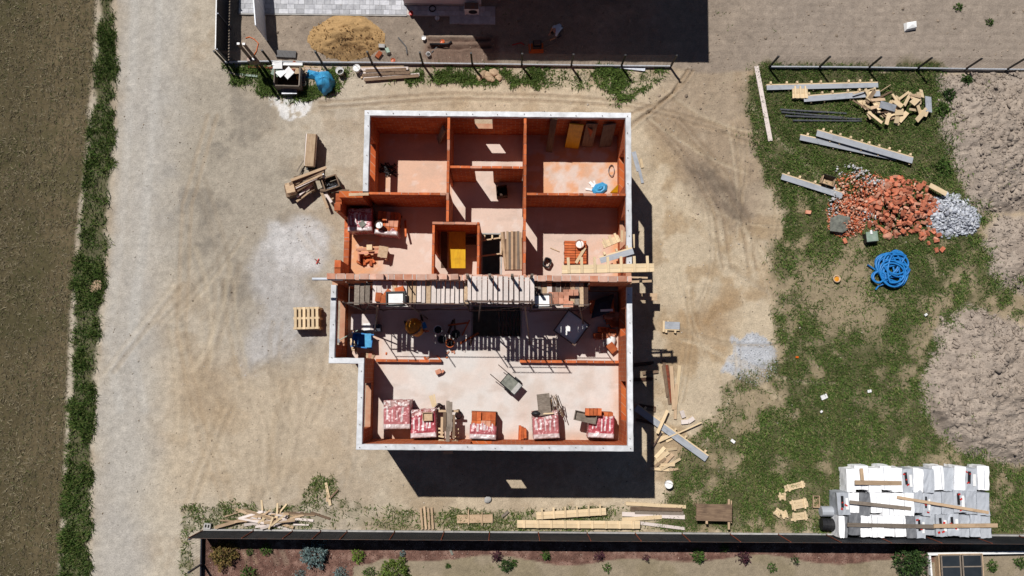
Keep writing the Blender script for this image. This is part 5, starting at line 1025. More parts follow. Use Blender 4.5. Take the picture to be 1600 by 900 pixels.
# ------------------------------------------------------------------ strip east of the house
plank('grey_board', 'formply', (990, 237), (998, 267), .22, .03, .03, 'grey board on the sand beside the northeast corner', 'board'); plank('grey_board', 'formply', (999, 265), (1004, 286), .14, .03, .04, 'narrow grey board below the first beside the east wall', 'board'); plank('pine_batten', 'pine', (1001, 248), (1004, 262), .13, .05, .03, 'short pine batten beside the grey boards', 'batten')
t = formwork('small grey faced panel with pine end on the sand east of the house', (1037, 508), (1062, 509), .36, .02, -1, 2, None)
box('end_post', 'pine', (.1, .55, .12), (0, -.06, .1), None, t)
plank('pine_board', 'drywood', (992, 463), (1027, 464), .34, .05, .9, 'wide board reaching out of the east wall shadow', 'board')
for k, (a, b, m, w) in enumerate((((1037, 562), (1047, 632), 'oldwood', .16), ((1042, 570), (1050, 630), 'rust', .14), ((1049, 572), (1053, 640), 'drywood', .18), ((1062, 571), (1056, 632), 'pine', .17), ((1057, 600), (1055, 655), 'drywood', .14), ((1036, 571), (1043, 620), 'oldwood', .12))):
    plank('long_board', m, a, b, w, .04, .03 + .03 * (k % 3), ['long dark board leftmost in the row east of the house', 'red brown board in the row east of the house', 'wide pale board in the row east of the house', 'bright new board rightmost in the row east of the house', 'lower pale board at the end of the row', 'dark short board at the left edge of the row'][k], 'board')
formwork('long grey faced form slanting out of the house shadow', (993, 637), (1104, 717), .3, .05, 1, 5, None)
plank('pine_board', 'pine', (1043, 641), (1027, 677), .15, .05, .3, 'new pine board crossing the slanted grey form', 'board'); plank('thin_lath', 'pine', (1096, 660), (1030, 690), .06, .03, .2, 'thin pine lath crossing the slanted grey form', 'lath')
plank('iron_bar', 'rail', (1034, 676), (1018, 702), .05, .05, .15, 'dark bar at the edge of the house shadow', 'bar')
scrap(13, (1026, 700, 1050, 742), None, (.5, 1.1), ('pine', 'pine', 'drywood'), 'short pine board in the scrap pile at the shadow edge', 'scrap boards by the shadow edge', (.1, .18), 'board', .12, (-.2, .9))
scrap(4, (1022, 655, 1050, 690), None, (.4, .9), ('pine', 'drywood'), 'short pine offcut below the slanted form', 'offcuts below the slanted form', (.1, .15), 'board', .05, (-.3, .6))
scrap(8, (1000, 550, 1018, 660), None, (.4, 1.1), ('darkwood', 'oldwood'), 'dark board lying in the shadow of the east wall', 'boards in the east shadow', (.1, .2), 'board', .1, (-.3, .3))
for k, (px, py) in enumerate(((1066, 647), (1079, 656), (1069, 659))): p = G(px, py); tag(box('concrete_lump', 'pale', (.34, .2, .12), (p.x, p.y, p.z + .06), (0, 0, (1.9, .6, .1)[k])), ['pale lump nearest the long boards', 'pale lump rightmost beside the boards', 'flat pale piece below the long boards'][k], 'block')
bucket('white lidded bucket at the corner of the house shadow', 1045, 757, .03, .19, .35, 'white', 'white', fill=.95)
stone('grey stone at the southern edge of the house shadow', 762, 780, .32, 'concrete')
# ------------------------------------------------------------------ north-east: timber, steel, rubble, hose
plank('long_plank', 'pale', (1182, 103), (1204, 220), .22, .05, .04, 'single long pale plank at the lawn edge', 'plank')
formwork('topmost grey faced form near the mesh fence', (1198, 137), (1372, 133), .24, .05, 1, 9)
formwork('second grey faced form stacked beside the topmost one', (1256, 155), (1375, 146), .28, .08, 1, 6)
t = ladderform('short pine frame at the left end of the second form', (1238, 146), (1262, 146), .5, .05, 3, .08, rail='pine')
formwork('lower grey faced form of the crossed pair', (1250, 215), (1400, 247), .26, .03, 1, 7)
formwork('upper grey faced form of the crossed pair', (1276, 208), (1426, 251), .3, .18, 1, 10)
formwork('grey faced form running into the rubble heap', (1221, 276), (1316, 306), .28, .04, 1, 5)
for k, (a, b) in enumerate((((1218, 172), (1322, 178)), ((1220, 176), (1320, 185)), ((1226, 182), (1345, 187)), ((1238, 189), (1345, 190)))): tag(rod('steel_tube', 'steel', G(*a) + Vector((0, 0, .10)), G(*b) + Vector((0, 0, .08)), .05), ['uppermost grey steel tube in the grass', 'second grey steel tube in the grass', 'third grey steel tube in the grass', 'lowest grey steel tube in the grass'][k], 'tube')
scrap(46, (1342, 150, 1440, 190), None, (.3, .9), ('pine', 'pine', 'pine', 'drywood'), 'splintered pine board in the broken timber heap', 'broken timber heap', (.1, .32), 'board', .45)
scrap(10, (1332, 146, 1400, 196), None, (.6, 1.3), ('drywood', 'oldwood', 'pine'), 'long splinter in the broken timber heap', 'long splinters in the timber heap', (.05, .1), 'board', .4, (-.9, .5))
for k, (px, py, rz) in enumerate(((1380, 171, -.2), (1446, 166, 1.5))): p = G(px, py); tag(box('form_panel', 'formply', (.85, .34, .03), (p.x, p.y, .5 - .2 * k), (.2, .15, rz)), ['grey panel in the middle of the broken timber heap', 'grey panel at the right end of the broken timber heap'][k], 'panel')
plank('thin_pole', 'drywood', (1375, 143), (1392, 132), .04, .04, .2, 'thin pole rising from the timber heap', 'pole')
# rubble heap: broken bricks, chips and plaster
def inell(cx, cy, rx, ry, rot=0.0):
    while True:
        a, b = U(-1, 1), U(-1, 1)
        if a * a + b * b < 1: return cx + (a * math.cos(rot) - b * math.sin(rot)) * rx, cy + (a * math.sin(rot) + b * math.cos(rot)) * ry, 1 - math.hypot(a, b)
bn = []
for k in range(6):
    bm = bmesh.new(); bmesh.ops.create_cube(bm, size=1.0)
    for q in bm.verts: q.co = Vector((q.co.x * U(.75, 1.1), q.co.y * U(.7, 1.1), q.co.z * U(.7, 1.1)))
    bmesh.ops.bevel(bm, geom=bm.edges[:], offset=.05, segments=1, affect='EDGES')
    me = bpy.data.meshes.new('broken_brick'); bm.to_mesh(me); bm.free(); me.materials.append(M['clayrub'] if k % 3 else M['claypale']); bn.append(me)
for k in range(210):
    px, py, e = inell(1402, 323, 62, 44, .35); p = G(px, py); s = U(.13, .27); zz = .08 + .75 * e * U(.55, 1.0)
    tag(mk('broken_brick', random.choice(bn), None, (p.x, p.y, p.z + zz), (U(-.8, .8), U(-.8, .8), U(0, 6)), (s * U(1, 1.6), s * .8, s * .7)), 'broken orange brick in the rubble heap', 'brick', 'broken bricks of the rubble heap')
for k in range(14):
    px, py, e = inell(1450, 370, 16, 12); p = G(px, py); s = U(.14, .24); tag(mk('broken_brick', random.choice(bn), None, (p.x, p.y, p.z + .08), (U(-.5, .5), U(-.5, .5), U(0, 6)), (s * 1.4, s * .8, s * .7)), 'broken orange brick in the small group above the blue hose', 'brick', 'broken bricks above the hose')
for k, (px, py) in enumerate(((1397, 277), (1442, 287), (1319, 377), (1262, 332), (1471, 390), (1462, 391))): p = G(px, py); s = .2; tag(mk('broken_brick', bn[k % 6], None, (p.x, p.y, p.z + .07), (.1, .1, k), (s * 1.4, s, s * .7)), ['stray orange brick above the rubble heap', 'stray brick right above the rubble heap', 'tiny brick left below the rubble heap', 'pale brick piece left of the rubble heap', 'stray brick chip right of the hose, right one', 'stray brick chip right of the hose, left one'][k], 'brick')
def chips(n, ells, cset, smin, smax, hh):
    xs_, ys_, zs_, ss, cc = [], [], [], [], []
    for k in range(n):
        px, py, e = inell(*random.choice(ells)); q = P(px, py); xs_.append(q.x); ys_.append(q.y); zs_.append(float(gz(q.x, q.y)) + hh * e * U(.5, 1)); ss.append(U(smin, smax)); cc.append(np.array(random.choice(cset)) * U(.7, 1.15))
    return np.array(xs_), np.array(ys_), np.array(zs_), np.array(ss), np.array(cc)
oc = [alb(224, 145, 112), alb(214, 122, 86), alb(230, 170, 142), alb(204, 105, 70)]
x, y, z, s, c = chips(3000, [(1345, 300, 48, 34, .4), (1400, 322, 66, 48, .3), (1330, 330, 40, 26, 0), (1322, 350, 30, 22, 0)], oc + [alb(230, 190, 165)], .03, .10, .6); lumps('brick_chips', 'crushed orange brick chips filling the rubble heap', 'rubble', x, y, z, s, c, flat=.35, tilt=.6)
x, y, z, s, c = chips(1500, [(1484, 337, 42, 34, .5), (1478, 335, 36, 34, .3), (1505, 345, 26, 24, 0)], [alb(206, 211, 220), alb(188, 192, 202), alb(222, 225, 230)], .05, .15, .5); lumps('plaster_rubble', 'grey white broken plaster pieces at the right of the rubble heap', 'rubble', x, y, z, s, c, flat=.3, tilt=.6)
x, y, z, s, c = chips(230, [(1325, 266, 22, 9, .2), (1365, 287, 20, 7, .5), (1352, 336, 20, 14, 0), (1302, 320, 10, 28, 0), (1345, 280, 18, 16, 0)], [alb(228, 226, 224), alb(206, 204, 204)], .03, .10, .5); lumps('white_chips', 'white plaster crumbs among the orange rubble', 'rubble', x, y, z + .05, s, c, flat=.35, tilt=.6)
plank('pine_board', 'pine', (1453, 289), (1479, 303), .24, .05, .45, 'pine board lying on the right side of the rubble heap', 'board')
p = P(1296, 281, .5); t = thing('cardboard_box', 'dark open cardboard box at the left end of the rubble heap', 'box', (p.x, p.y, .02), -.3); box('bottom', 'drywood', (.6, .36, .03), (0, 0, .06), None, t)
for s_ in (-1, 1): box('side', 'drywood' if s_ < 0 else 'black', (.62, .025, .4), (0, s_ * .19, .24), (s_ * -.2, 0, 0), t); box('end', 'drywood', (.025, .36, .34), (s_ * .3, 0, .22), None, t)
p = P(1314, 349, .4); tag(mk('plastic_sheet', mesh('plastic_sheet', [(-.5, -.35, .1), (.1, -.45, .2), (.5, -.2, .15), (.45, .3, .3), (-.1, .45, .25), (-.5, .25, .2), (0, 0, .28)], [(0, 1, 6), (1, 2, 6), (2, 3, 6), (3, 4, 6), (4, 5, 6), (5, 0, 6)], 'greymortar'), None, (p.x, p.y, .15)), 'crumpled grey plastic sheet on the left of the rubble heap', 'plastic')
p = P(1362, 371, .45); t = thing('plaster_bin', 'pale green square bin in front of the rubble heap', 'bin', (p.x, p.y, .02), .12); box('body', 'black', (.5, .45, .38), (0, 0, .2), None, t); box('lid', 'green', (.56, .48, .05), (.03, .05, .42), (.06, 0, 0), t); box('lid_handle', 'white', (.1, .2, .05), (0, .26, .46), None, t)
stone('round pale stone below the rubble heap', 1386, 369, .4, 'claypale')
# blue corrugated hose
c0 = P(1388, 417); pts = []; k = 0.0
centers = [(-.25, .25, .42), (.42, .52, .35), (.05, -.05, .8), (.2, -.3, .75), (-.1, .1, .62), (-.62, -.55, .34), (.3, .1, .7), (.05, -.35, .7)]
for i, (ox, oy, r) in enumerate(centers * 2):
    for j in range(26): a = 6.2832 * j / 26 + i * 1.1; rr = r * (1 + .1 * math.sin(2.3 * a + i)) * (1 - .18 * (i > 7)); pts.append((c0.x + ox + rr * math.cos(a), c0.y + oy + rr * math.sin(a) * .95, .10 + .03 * (i % 8) + .05 * math.sin(a * 1.5 + i) + .02))
pts += [(c0.x + .5, c0.y - 1.0, .1), (c0.x + 1.1, c0.y - .9, .08)]
sm = [tuple(np.mean([pts[max(0, min(len(pts) - 1, q + o))] for o in (-2, -1, 0, 1, 2)], 0)) for q in range(len(pts))]
hose = tag(mk('hose_coil', tube('hose_coil', 'blue', sm, .048, 7)), 'tangled coil of thick blue hose lying below the rubble heap', 'hose')
mk('loose_end', tube('loose_end', 'blue', [tuple(P(1354, 414) + Vector((0, 0, .1))), tuple(P(1366, 422) + Vector((0, 0, .12))), tuple(P(1372, 430) + Vector((0, 0, .14)))], .045, 7), hose)
mk('loose_end', tube('loose_end', 'blue', [tuple(P(1367, 453) + Vector((0, 0, .08))), tuple(P(1371, 447) + Vector((0, 0, .12))), tuple(P(1382, 443) + Vector((0, 0, .14)))], .045, 7), hose)
p = G(1306, 436); t = thing('clay_ring', 'small round clay pot sunk in the bare lawn patch', 'pot', tuple(p)); mk('rim', lathe('rim', 'drywood', [(.16, 0), (.19, .16), (.15, .17), (.13, .03), (.0001, .03)], 16, True), t); mk('soil', lathe('soil', 'mixer', [(.13, .08), (.0001, .09)], 14), t)
for k, (px, py, s_, m) in enumerate(((1286, 620, .34, 'white'), (1357, 611, .2, 'white'), (1144, 689, .22, 'white'), (1282, 643, .13, 'white'), (1244, 558, .14, 'orange'), (1445, 492, .16, 'white'))):
    p = G(px, py); tag(box('litter', m, (s_ * .95, s_ * .62, .06), (p.x, p.y, p.z + .10), (.1, .05, (.4, .2, 2.5, .8, 0, .6)[k])), ['largest white litter piece on the lawn', 'small white litter piece right of the largest one', 'white litter piece at the left of the lawn', 'tiny pale scrap below the largest litter piece', 'orange scrap on the lawn', 'white scrap near the hose and mound'][k], 'litter')
v = [(-.35, -.2, .03), (.25, -.22, .03), (.36, .2, .03), (-.28, .22, .03), (-.3, -.15, .2), (.2, -.17, .24), (.3, .15, .2), (-.22, .17, .26), (0, 0, .30)]
p = G(1421, 42); tag(mk('white_sack', mesh('white_sack', v, [(0, 1, 5, 4), (1, 2, 6, 5), (2, 3, 7, 6), (3, 0, 4, 7), (4, 5, 8), (5, 6, 8), (6, 7, 8), (7, 4, 8)], 'white'), None, tuple(p), (0, 0, .25)), 'crumpled white sack on the bare plot at the top right', 'sack')
# ------------------------------------------------------------------ stack of insulation packs
EZ = .95
ROWS = [('back', 730, 768, [(1324, 1338, 'w'), (1338, 1358, 'w'), (1358, 1376, 'w'), (1376, 1392, 'w'), (1392, 1408, 'w'), (1409, 1426, 'p'), (1427, 1442, 'w'), (1443, 1458, 'g'), (1459, 1475, 'w'), (1476, 1491, 'g'), (1492, 1508, 'w'), (1509, 1528, 'p'), (1529, 1546, 'w')]),
        ('middle', 768, 804, [(1308, 1326, 'p'), (1327, 1343, 'w'), (1344, 1360, 'd'), (1361, 1378, 'w'), (1379, 1395, 'w'), (1396, 1412, 'w'), (1413, 1426, 'w'), (1427, 1441, 'g'), (1442, 1454, 'p'), (1455, 1472, 'g'), (1473, 1490, 'g'), (1491, 1508, 'p'), (1509, 1525, 'g'), (1526, 1544, 'g')]),
        ('front', 804, 839, [(1310, 1318, 'w'), (1319, 1325, 'd'), (1326, 1344, 'd'), (1345, 1362, 'w'), (1363, 1380, 'w'), (1381, 1398, 'w'), (1399, 1415, 'w'), (1416, 1430, 'd'), (1431, 1446, 'p'), (1447, 1462, 'g'), (1463, 1480, 'p'), (1481, 1498, 'p'), (1499, 1514, 'g'), (1515, 1530, 'g'), (1531, 1547, 'g')])]
WORD = {'w': 'white film wrapped', 'g': 'light grey', 'd': 'dark graphite grey', 'p': 'printed grey'}
MATK = {'w': 'epsw', 'g': 'epsg', 'd': 'epsd', 'p': 'epsg'}
for rn, y0, y1, items in ROWS:
    for qi, (x0, x1, kd) in enumerate(items):
        a = P(x0, y1, EZ); b = P(x1, y0, EZ); w, l = b.x - a.x, b.y - a.y; h = EZ + U(-.16, .08)
        t = thing('insulation_pack', '%s insulation pack, %s in the %s row' % (WORD[kd], nth(qi, len(items)), rn), 'insulation pack', ((a.x + b.x) / 2, (a.y + b.y) / 2 + U(-.09, .09), .03), U(-.05, .05), 'insulation packs in the %s row' % rn)
        bm = bmesh.new(); bmesh.ops.create_cube(bm, size=1.0); bmesh.ops.subdivide_edges(bm, edges=bm.edges[:], cuts=3, use_grid_fill=True)
        for q in bm.verts: q.co = Vector((q.co.x * (w - .015), q.co.y * (l - .03), (q.co.z + .5) * h)) + Vector((U(-1, 1), U(-1, 1), U(-1.2, .6))) * .022
        me = bpy.data.meshes.new('wrapped_boards'); bm.to_mesh(me); bm.free(); me.materials.append(M[MATK[kd]]); mk('wrapped_boards', me, t)
        if kd == 'p':
            box('printed_band', 'black', (w * .22, l * .5, .01), (-w * .1, l * .1, h + .012), (0, 0, U(-.05, .05)), t)
            for q in range(3): box('printed_mark', 'red', (U(.05, .16), U(.04, .1), .01), (U(-.3, .3) * w, U(-.42, .4) * l, h + .022), (0, 0, U(-.6, .6)), t)
            box('printed_band', 'white', (w * .22, l * .5, .01), (w * .28, 0, h + .011), None, t)
        elif kd == 'w' and U(0, 1) < .4: box('film_seam', 'epsg', (.02, l * .9, .01), (U(-.3, .3) * w, 0, h + .01), (0, 0, U(-.05, .05)), t)
for k, (a, b, w, m, z) in enumerate((((1336, 754), (1409, 755), .2, 'drywood', 1.0), ((1346, 732), (1348, 752), .15, 'drywood', 1.0), ((1328, 784.5), (1424, 795), .16, 'greywood', 1.0), ((1402, 777), (1545, 801), .13, 'drywood', 1.0), ((1324, 820), (1461, 823), .18, 'greywood', 1.0), ((1459, 822), (1559, 821), .18, 'drywood', 1.04))):
    plank('weight_board', m, a, b, w, .05, z, ['brown board on the back row of insulation packs', 'short upright board on the back row of insulation packs', 'grey board on the middle row of insulation packs', 'long thin board slanting over the middle row', 'long grey board on the front row of insulation packs', 'brown board overhanging the front row to the right'][k], 'board')
p = P(1297, 800, .5); tag(mk('foam_roll', cylm('epsg', 12), None, (p.x, p.y, .3), (0, 0, .0), (.75, .24, .28)), 'pale grey foam roll left of the insulation packs', 'roll')
p = P(1297, 820, .4); t = thing('black_barrel', 'black ribbed drum lying left of the insulation packs', 'drum', (p.x, p.y, .30), -.05); mk('shell', cylm('black', 16), t, (0, 0, 0), None, (.78, .28, .28))
for k in range(5): mk('rib', cylm('black', 16), t, (-.3 + .15 * k, 0, 0), None, (.04, .295, .295))
tray('small upright wooden box left of the insulation packs', 1276, 784, .02, 1.55, .55, .32, .2, 'drywood')
for k, (px, py, l, w, rz) in enumerate(((1241, 759, 1.05, .28, .25), (1221, 775, .36, .3, 0), (1247, 787, .85, .42, .2), (1248, 806, .85, .35, .12), (1214, 800, .4, .3, .9), (1224, 803, .3, .3, .3))):
    p = G(px, py); t = thing('pine_offcut', ['long pine panel offcut, topmost left of the insulation packs', 'square pine offcut left of the others', 'wide pine panel offcut in the middle of the group', 'pine panel offcut nearest the black fence', 'splintered pine scrap at the left of the group', 'small pine scrap beside the splintered one'][k], 'board', tuple(p + Vector((0, 0, .03))), rz)
    for q in range(3): box('board', 'pine', (l * U(.8, 1), w / 3 - .006, .04), (U(-.05, .05), (q - 1) * w / 3, .06), None, t)
    for q in (-1, 1): box('batten', 'pine', (.08, w * 1.25, .04), (q * l * .32, 0, .10), (0, 0, U(-.1, .1)), t)
# ------------------------------------------------------------------ south: timber along the black fence
scrap(24, (362, 800, 440, 820), None, (.5, 1.8), ('drywood', 'pale', 'drywood'), 'bleached board in the tangled heap by the southwest fence corner', 'tangled boards at the southwest', (.06, .15), 'board', .3, (-.35, .35))
scrap(8, (400, 798, 440, 820), None, (.5, 1.1), ('drywood', 'pine'), 'crossing board on the tangled heap by the southwest fence corner', 'crossing boards at the southwest', (.06, .1), 'board', .4, (.6, 1.9))
scrap(12, (440, 800, 510, 826), None, (.7, 1.6), ('drywood', 'pale', 'oldwood'), 'loose bleached lath right of the tangled heap', 'laths right of the tangled heap', (.05, .12), 'lath', .06, (-.35, .25))
for k, (a, b, w, m) in enumerate((((509, 754), (516, 790), .13, 'pine'), ((514, 780), (528, 765), .08, 'oldwood'), ((512, 772), (511, 784), .1, 'drywood'))): plank('pine_board', m, a, b, w, .04, .06, ['upright pine board in the weed patch', 'dark stick beside the pine board in the weeds', 'short batten beside the pine board in the weeds'][k], 'board')
p = G(326, 821); t = thing('hollow_block', 'grey hollow concrete block at the southwest fence corner', 'block', tuple(p), -.1)
for s in (-1, 1): box('side', 'concrete', (.32, .05, .2), (0, s * .1, .1), None, t)
for s in (-1, 0, 1): box('web', 'concrete', (.05, .15, .2), (s * .135, 0, .1), None, t)
for k in range(4): plank('fence_picket', 'drywood', (658 + 5.5 * k + U(-1, 1), 793 + U(-2, 2)), (660 + 5.5 * k, 827), .1, .03, .1, 'thin picket lying in the weeds, %s of four' % nth(k, 4), 'picket', 'four pickets in the weeds')
p = G(742, 810); t = thing('concrete_sill', 'flat pale concrete slab half hidden in the weeds', 'slab', tuple(p), .02); box('slab', 'drywood', (1.7, .38, .12), (0, 0, .06), None, t); box('crossbar', 'drywood', (.06, .7, .05), (-.3, .1, .14), None, t); box('crossbar', 'drywood', (.05, .6, .05), (.35, 0, .14), None, t)
plank('old_plank', 'greywood', (784, 808), (794, 799), .12, .05, .05, 'dark short plank right of the pale slab', 'plank')
formw = ladderform('long pine form with many cross battens lying along the black fence', (808, 818.5), (1000, 820), .36, .04, 9, .11, over=-.0)
for k in range(9): pass
ladderform('shorter pine form with upright battens above the long one', (838, 806), (947, 799), .34, .05, 6, .09, over=.18)
for k, (a, b, w, m) in enumerate((((978, 787), (1072, 792), .16, 'pine'), ((985, 795), (1066, 797), .2, 'oldwood'), ((972, 803), (1070, 808), .2, 'pale'), ((972, 812), (1034, 808), .18, 'pine'), ((998, 817), (1070, 826), .14, 'pale'), ((992, 800), (1068, 802), .18, 'greywood'), ((978, 816), (1000, 817), .22, 'greywood'))):
    plank('long_plank', m, a, b, w, .05, .04 + .03 * (k % 2), ['topmost pine plank in the fan left of the brown table', 'dark brown plank in the fan left of the brown table', 'wide pale plank in the fan left of the brown table', 'short pine plank in the fan left of the brown table', 'lowest slanting pale plank left of the brown table', 'grey plank in the fan left of the brown table', 'short grey end piece on the long form'][k], 'plank')
p = P(1116, 801, .6); t = thing('site_table', 'brown wooden table top on legs near the black fence', 'table', (p.x, p.y, .02), 0)
box('table_top', 'oldwood', (1.68, .78, .05), (0, 0, .55), (.03, 0, -.02), t)
for s in (-1, 1):
    for q in (-1, 1): box('leg', 'drywood', (.08, .08, .53), (s * .75, q * .3, .265), None, t)
bar('side_rail', 'drywood', (.72, -.8, .4), (.72, .62, .5), .1, .06, t); bar('side_rail', 'drywood', (.84, -.5, .4), (.84, .55, .48), .05, .05, t); box('corner_block', 'drywood', (.1, .16, .1), (-.35, -.45, .5), None, t)
# black net fence
HB = 1.8; fb = [(318, 829), (397, 829.5), (458, 830), (502, 830.5), (543, 831), (617, 831.5), (694, 832), (765, 832.5), (841, 833), (917, 833.5), (992, 834), (1065, 834.5), (1140, 835), (1215, 835.5), (1290, 836), (1365, 836.5), (1440, 837), (1515, 837.5), (1590, 838), (1665, 838.5)]
t = thing('net_fence', 'fence covered in black shade net along the south edge', 'fence', tuple(P(318, 829)))
o = P(318, 829); ps = [P(*q) - o for q in fb]
for i, (a, b) in enumerate(zip(ps, ps[1:])):
    n = 8; v = []
    for k in range(n + 1):
        e = a + (b - a) * (k / n)
        for z in (.06, .6, 1.2, HB): v.append((e.x, e.y + U(-.02, .02), z + (U(-.015, .01) if z == HB else 0)))
    f = [(k * 4 + j, k * 4 + 4 + j, k * 4 + 5 + j, k * 4 + 1 + j) for k in range(n) for j in range(3)]
    q = mk('shade_net', mesh('shade_net', v, f, 'cloth'), t); q.modifiers.new('thick', 'SOLIDIFY').thickness = .008
    bar('plinth_board', 'concrete', a + Vector((.03, .06, .05)), b + Vector((-.03, .06, .05)), .07, .2, t)
for a in ps: rod('post', 'rust', a + Vector((0, .035, 0)), a + Vector((0, .035, HB + .03)), .022, t, 6)
bar('top_wire', 'rail', ps[0] + Vector((0, 0, HB)), ps[-1] + Vector((0, 0, HB)), .015, .015, t)
t = mesh_fence('panel_fence', 'dark metal panel fence turning down at the bottom left', [P(318, 830.5), P(317, 880), P(316, 940)], 1.75, 'navy', 'navy', .3); 
# ------------------------------------------------------------------ garden plants
def shrub(label, px, py, r, h, cols, n=700, leaf=.07, kind='round', name='shrub', cat='shrub'):
    p = G(px, py); t = thing(name, label, cat, tuple(p), U(0, 6)); rod('stem', 'stem', (0, 0, -.02), (0, 0, h * .6), .025, t, 6)
    n = int(n); u = rng.normal(size=(n, 3)); u /= np.linalg.norm(u, axis=1)[:, None]; u[:, 2] = np.abs(u[:, 2]) if kind != 'ball' else u[:, 2]
    lob = 1 + .28 * np.sin(u[:, 0] * 5 + px) * np.cos(u[:, 1] * 6 + py) + .18 * np.sin(9 * np.arctan2(u[:, 1], u[:, 0]))
    rad = rng.uniform(.3, 1, n) ** .45 * lob
    c = np.stack([u[:, 0] * rad * r, u[:, 1] * rad * r, u[:, 2] * rad * h * (.9 if kind != 'cone' else 1) + .03], -1)
    if kind == 'cone': c[:, :2] *= np.clip(1.15 - c[:, 2:3] / h, .1, 1)
    d = u * .7 + rng.normal(size=(n, 3)) * .6; d /= np.linalg.norm(d, axis=1)[:, None]; s = np.cross(d, rng.normal(size=(n, 3))); s /= np.linalg.norm(s, axis=1)[:, None]
    L = (leaf * rng.uniform(.6, 1.4, n))[:, None]; V = np.stack([c - s * L * .28, c + s * L * .28, c + d * L + s * L * .1], 1).reshape(-1, 3)
    cc = np.array(cols)[rng.integers(0, len(cols), n)] * rng.uniform(.7, 1.25, n)[:, None]
    mk('foliage', fastmesh('foliage', V, np.arange(3 * n).reshape(-1, 3), 'blade', np.repeat(cc, 3, 0)), t); return t
gG = [(.06, .11, .025), (.08, .14, .03), (.05, .09, .02)]; gL = [(.14, .21, .03), (.11, .18, .03)]; gBr = [(.16, .11, .035), (.12, .10, .03), (.20, .13, .05)]; gBl = [(.13, .19, .18), (.10, .15, .15), (.17, .23, .22)]; gP = [(.07, .025, .035), (.05, .02, .03), (.09, .035, .04)]; gD = [(.035, .07, .02), (.05, .09, .022), (.03, .055, .018)]
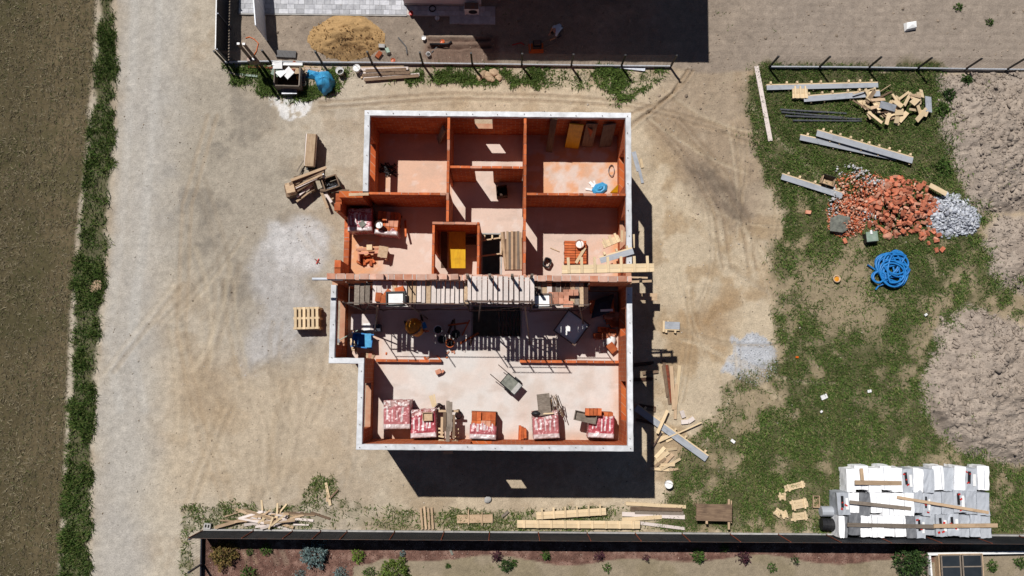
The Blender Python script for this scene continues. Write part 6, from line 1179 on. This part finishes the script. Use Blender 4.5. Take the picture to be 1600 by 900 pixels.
SH = [('bushy brown green conifer at the left end of the mulch bed', 352, 864, .62, .7, gBr, 1500, .1, 'round'), ('tiny green plant right of the brown conifer', 391, 861, .16, .25, gG, 160, .06, 'round'), ('small rounded green bush right of the brown conifer', 417, 858, .28, .35, gG, 350, .07, 'round'),
      ('blue green spruce bush in the mulch bed', 493, 864, .62, .7, gBl, 1500, .1, 'round'), ('small bright lime bush right of the blue spruce', 560, 867, .3, .4, gL, 450, .07, 'round'), ('green bush at the bottom edge under the brown conifer', 390, 897, .38, .4, gG, 500, .08, 'round'), ('small grey green plant at the bottom edge left of the blue spruce', 470, 897, .25, .25, gBl, 260, .06, 'round'),
      ('small blue green bush at the bottom edge right of the blue spruce', 533, 896, .3, .3, gBl, 350, .07, 'round'), ('green bush beside the big lower bush', 577, 895, .3, .3, gG, 350, .07, 'round'), ('big yellow green bush at the bottom edge of the bed', 617, 894, .72, .7, [(.12, .16, .03), (.09, .14, .03)], 1700, .1, 'round'), ('tiny blue green sprout near the wavy mulch edge', 629, 864, .15, .3, gBl, 120, .06, 'round'),
      ('purple leaved young shrub left in the mulch strip', 776, 867, .3, .5, gP, 260, .08, 'cone'), ('dark green young shrub below the left purple one', 792, 882, .3, .4, gD, 300, .1, 'round'), ('light green sapling in the middle of the mulch strip', 853, 866, .24, .45, gG, 220, .08, 'cone'), ('purple leaved young shrub in the middle of the mulch strip', 936, 867, .28, .45, gP, 240, .08, 'cone'), ('bare twiggy sapling right of the middle purple shrub', 1008, 870, .15, .5, gP, 60, .08, 'cone'),
      ('bright green sapling in the right mulch strip', 1090, 868, .34, .6, gG, 420, .09, 'cone'), ('dark purple shrub in the right mulch strip', 1161, 869, .34, .6, gP, 420, .08, 'cone'), ('thin sapling at the right end of the mulch strip', 1240, 874, .2, .6, gD, 70, .09, 'cone'), ('green sprout against the black fence', 1130, 855, .2, .4, gG, 130, .08, 'round'), ('dense dark green tree beside the white garden beam', 1415, 874, .68, 1.3, gD, 3200, .12, 'ball'),
      ('weedy plant in the soil below the purple shrub', 948, 886, .2, .25, gG, 130, .08, 'round'), ('weedy plant in the pale soil right of the dark shrub', 803, 879, .16, .2, gG, 120, .08, 'round'), ('low weed near the bottom edge of the pale soil', 700, 884, .12, .15, gG, 80, .08, 'round'), ('leafy weed at the right garden corner', 1548, 884, .25, .3, gG, 200, .09, 'round'), ('leafy weed at the far right garden edge', 1592, 878, .28, .3, gG, 220, .09, 'round'), ('low weed in the soil under the right saplings', 1205, 886, .22, .2, gG, 150, .08, 'round')]
for s in SH: shrub(*s, name='garden_tree' if 'tree' in s[0] else 'shrub', cat='tree' if 'tree' in s[0] else 'shrub')
for k, (px, py, w, r, cl) in enumerate(((1503, 130, .22, .2, gD), (1480, 150, .3, .25, gD), (1472, 172, .35, .25, gG), (1496, 12, .18, .12, gG), (1545, 35, .16, .12, gG), (1472, 262, .4, .3, gG))): shrub('leafy weed clump %s' % ['beside the right fence on the mound edge', 'at the left edge of the upper mound', 'below the clump at the upper mound edge', 'in the bare soil at the top right', 'in the bare soil right of the white sack', 'at the lawn corner left of the mound'][k], px, py, w, r, cl, 350 if w > .2 else 70, .12, name='weed_clump', cat='weed')
plank('label_stick', 'greymortar', (703, 858), (707, 867), .1, .02, .05, 'small grey slate marker in the mulch bed', 'marker')
bar_ = plank('white_beam', 'white', (1450, 866), (1660, 862), .12, .12, .25, 'white painted beam along the garden bed', 'beam')
p = P(1502, 885, .4); t = thing('cold_frame', 'glazed garden cold frame with pale timber frame at the bottom right', 'cold frame', (p.x, p.y, .0), .02)
for s in (-1, 1): box('side', 'drywood', (2.1, .05, .4), (0, s * .55, .2), None, t); box('end', 'drywood', (.05, 1.05, .4), (s * 1.03, 0, .2), None, t)
for s in (-1, 1):
    f = box('sash', 'greywood', (.06, 1.1, .05), (s * .95, 0, .44), None, t); box('sash', 'greywood', (.06, 1.1, .05), (s * .06, 0, .44), None, t)
    for q in (-.5, 0, .5): box('sash', 'greywood', (.86, .05, .05), (s * .5, q * 1.05, .44), None, t)
    for q in (-1, 1): box('pane', 'glass', (.83, .48, .012), (s * .5, q * .26, .44), None, t)
plank('white_post', 'white', (1453, 866), (1456, 900), .08, .3, 0, 'white upright board left of the cold frame', 'board'); plank('white_post', 'greywood', (1449, 868), (1450, 899), .05, .3, 0, 'grey upright board at the left of the white one', 'board')
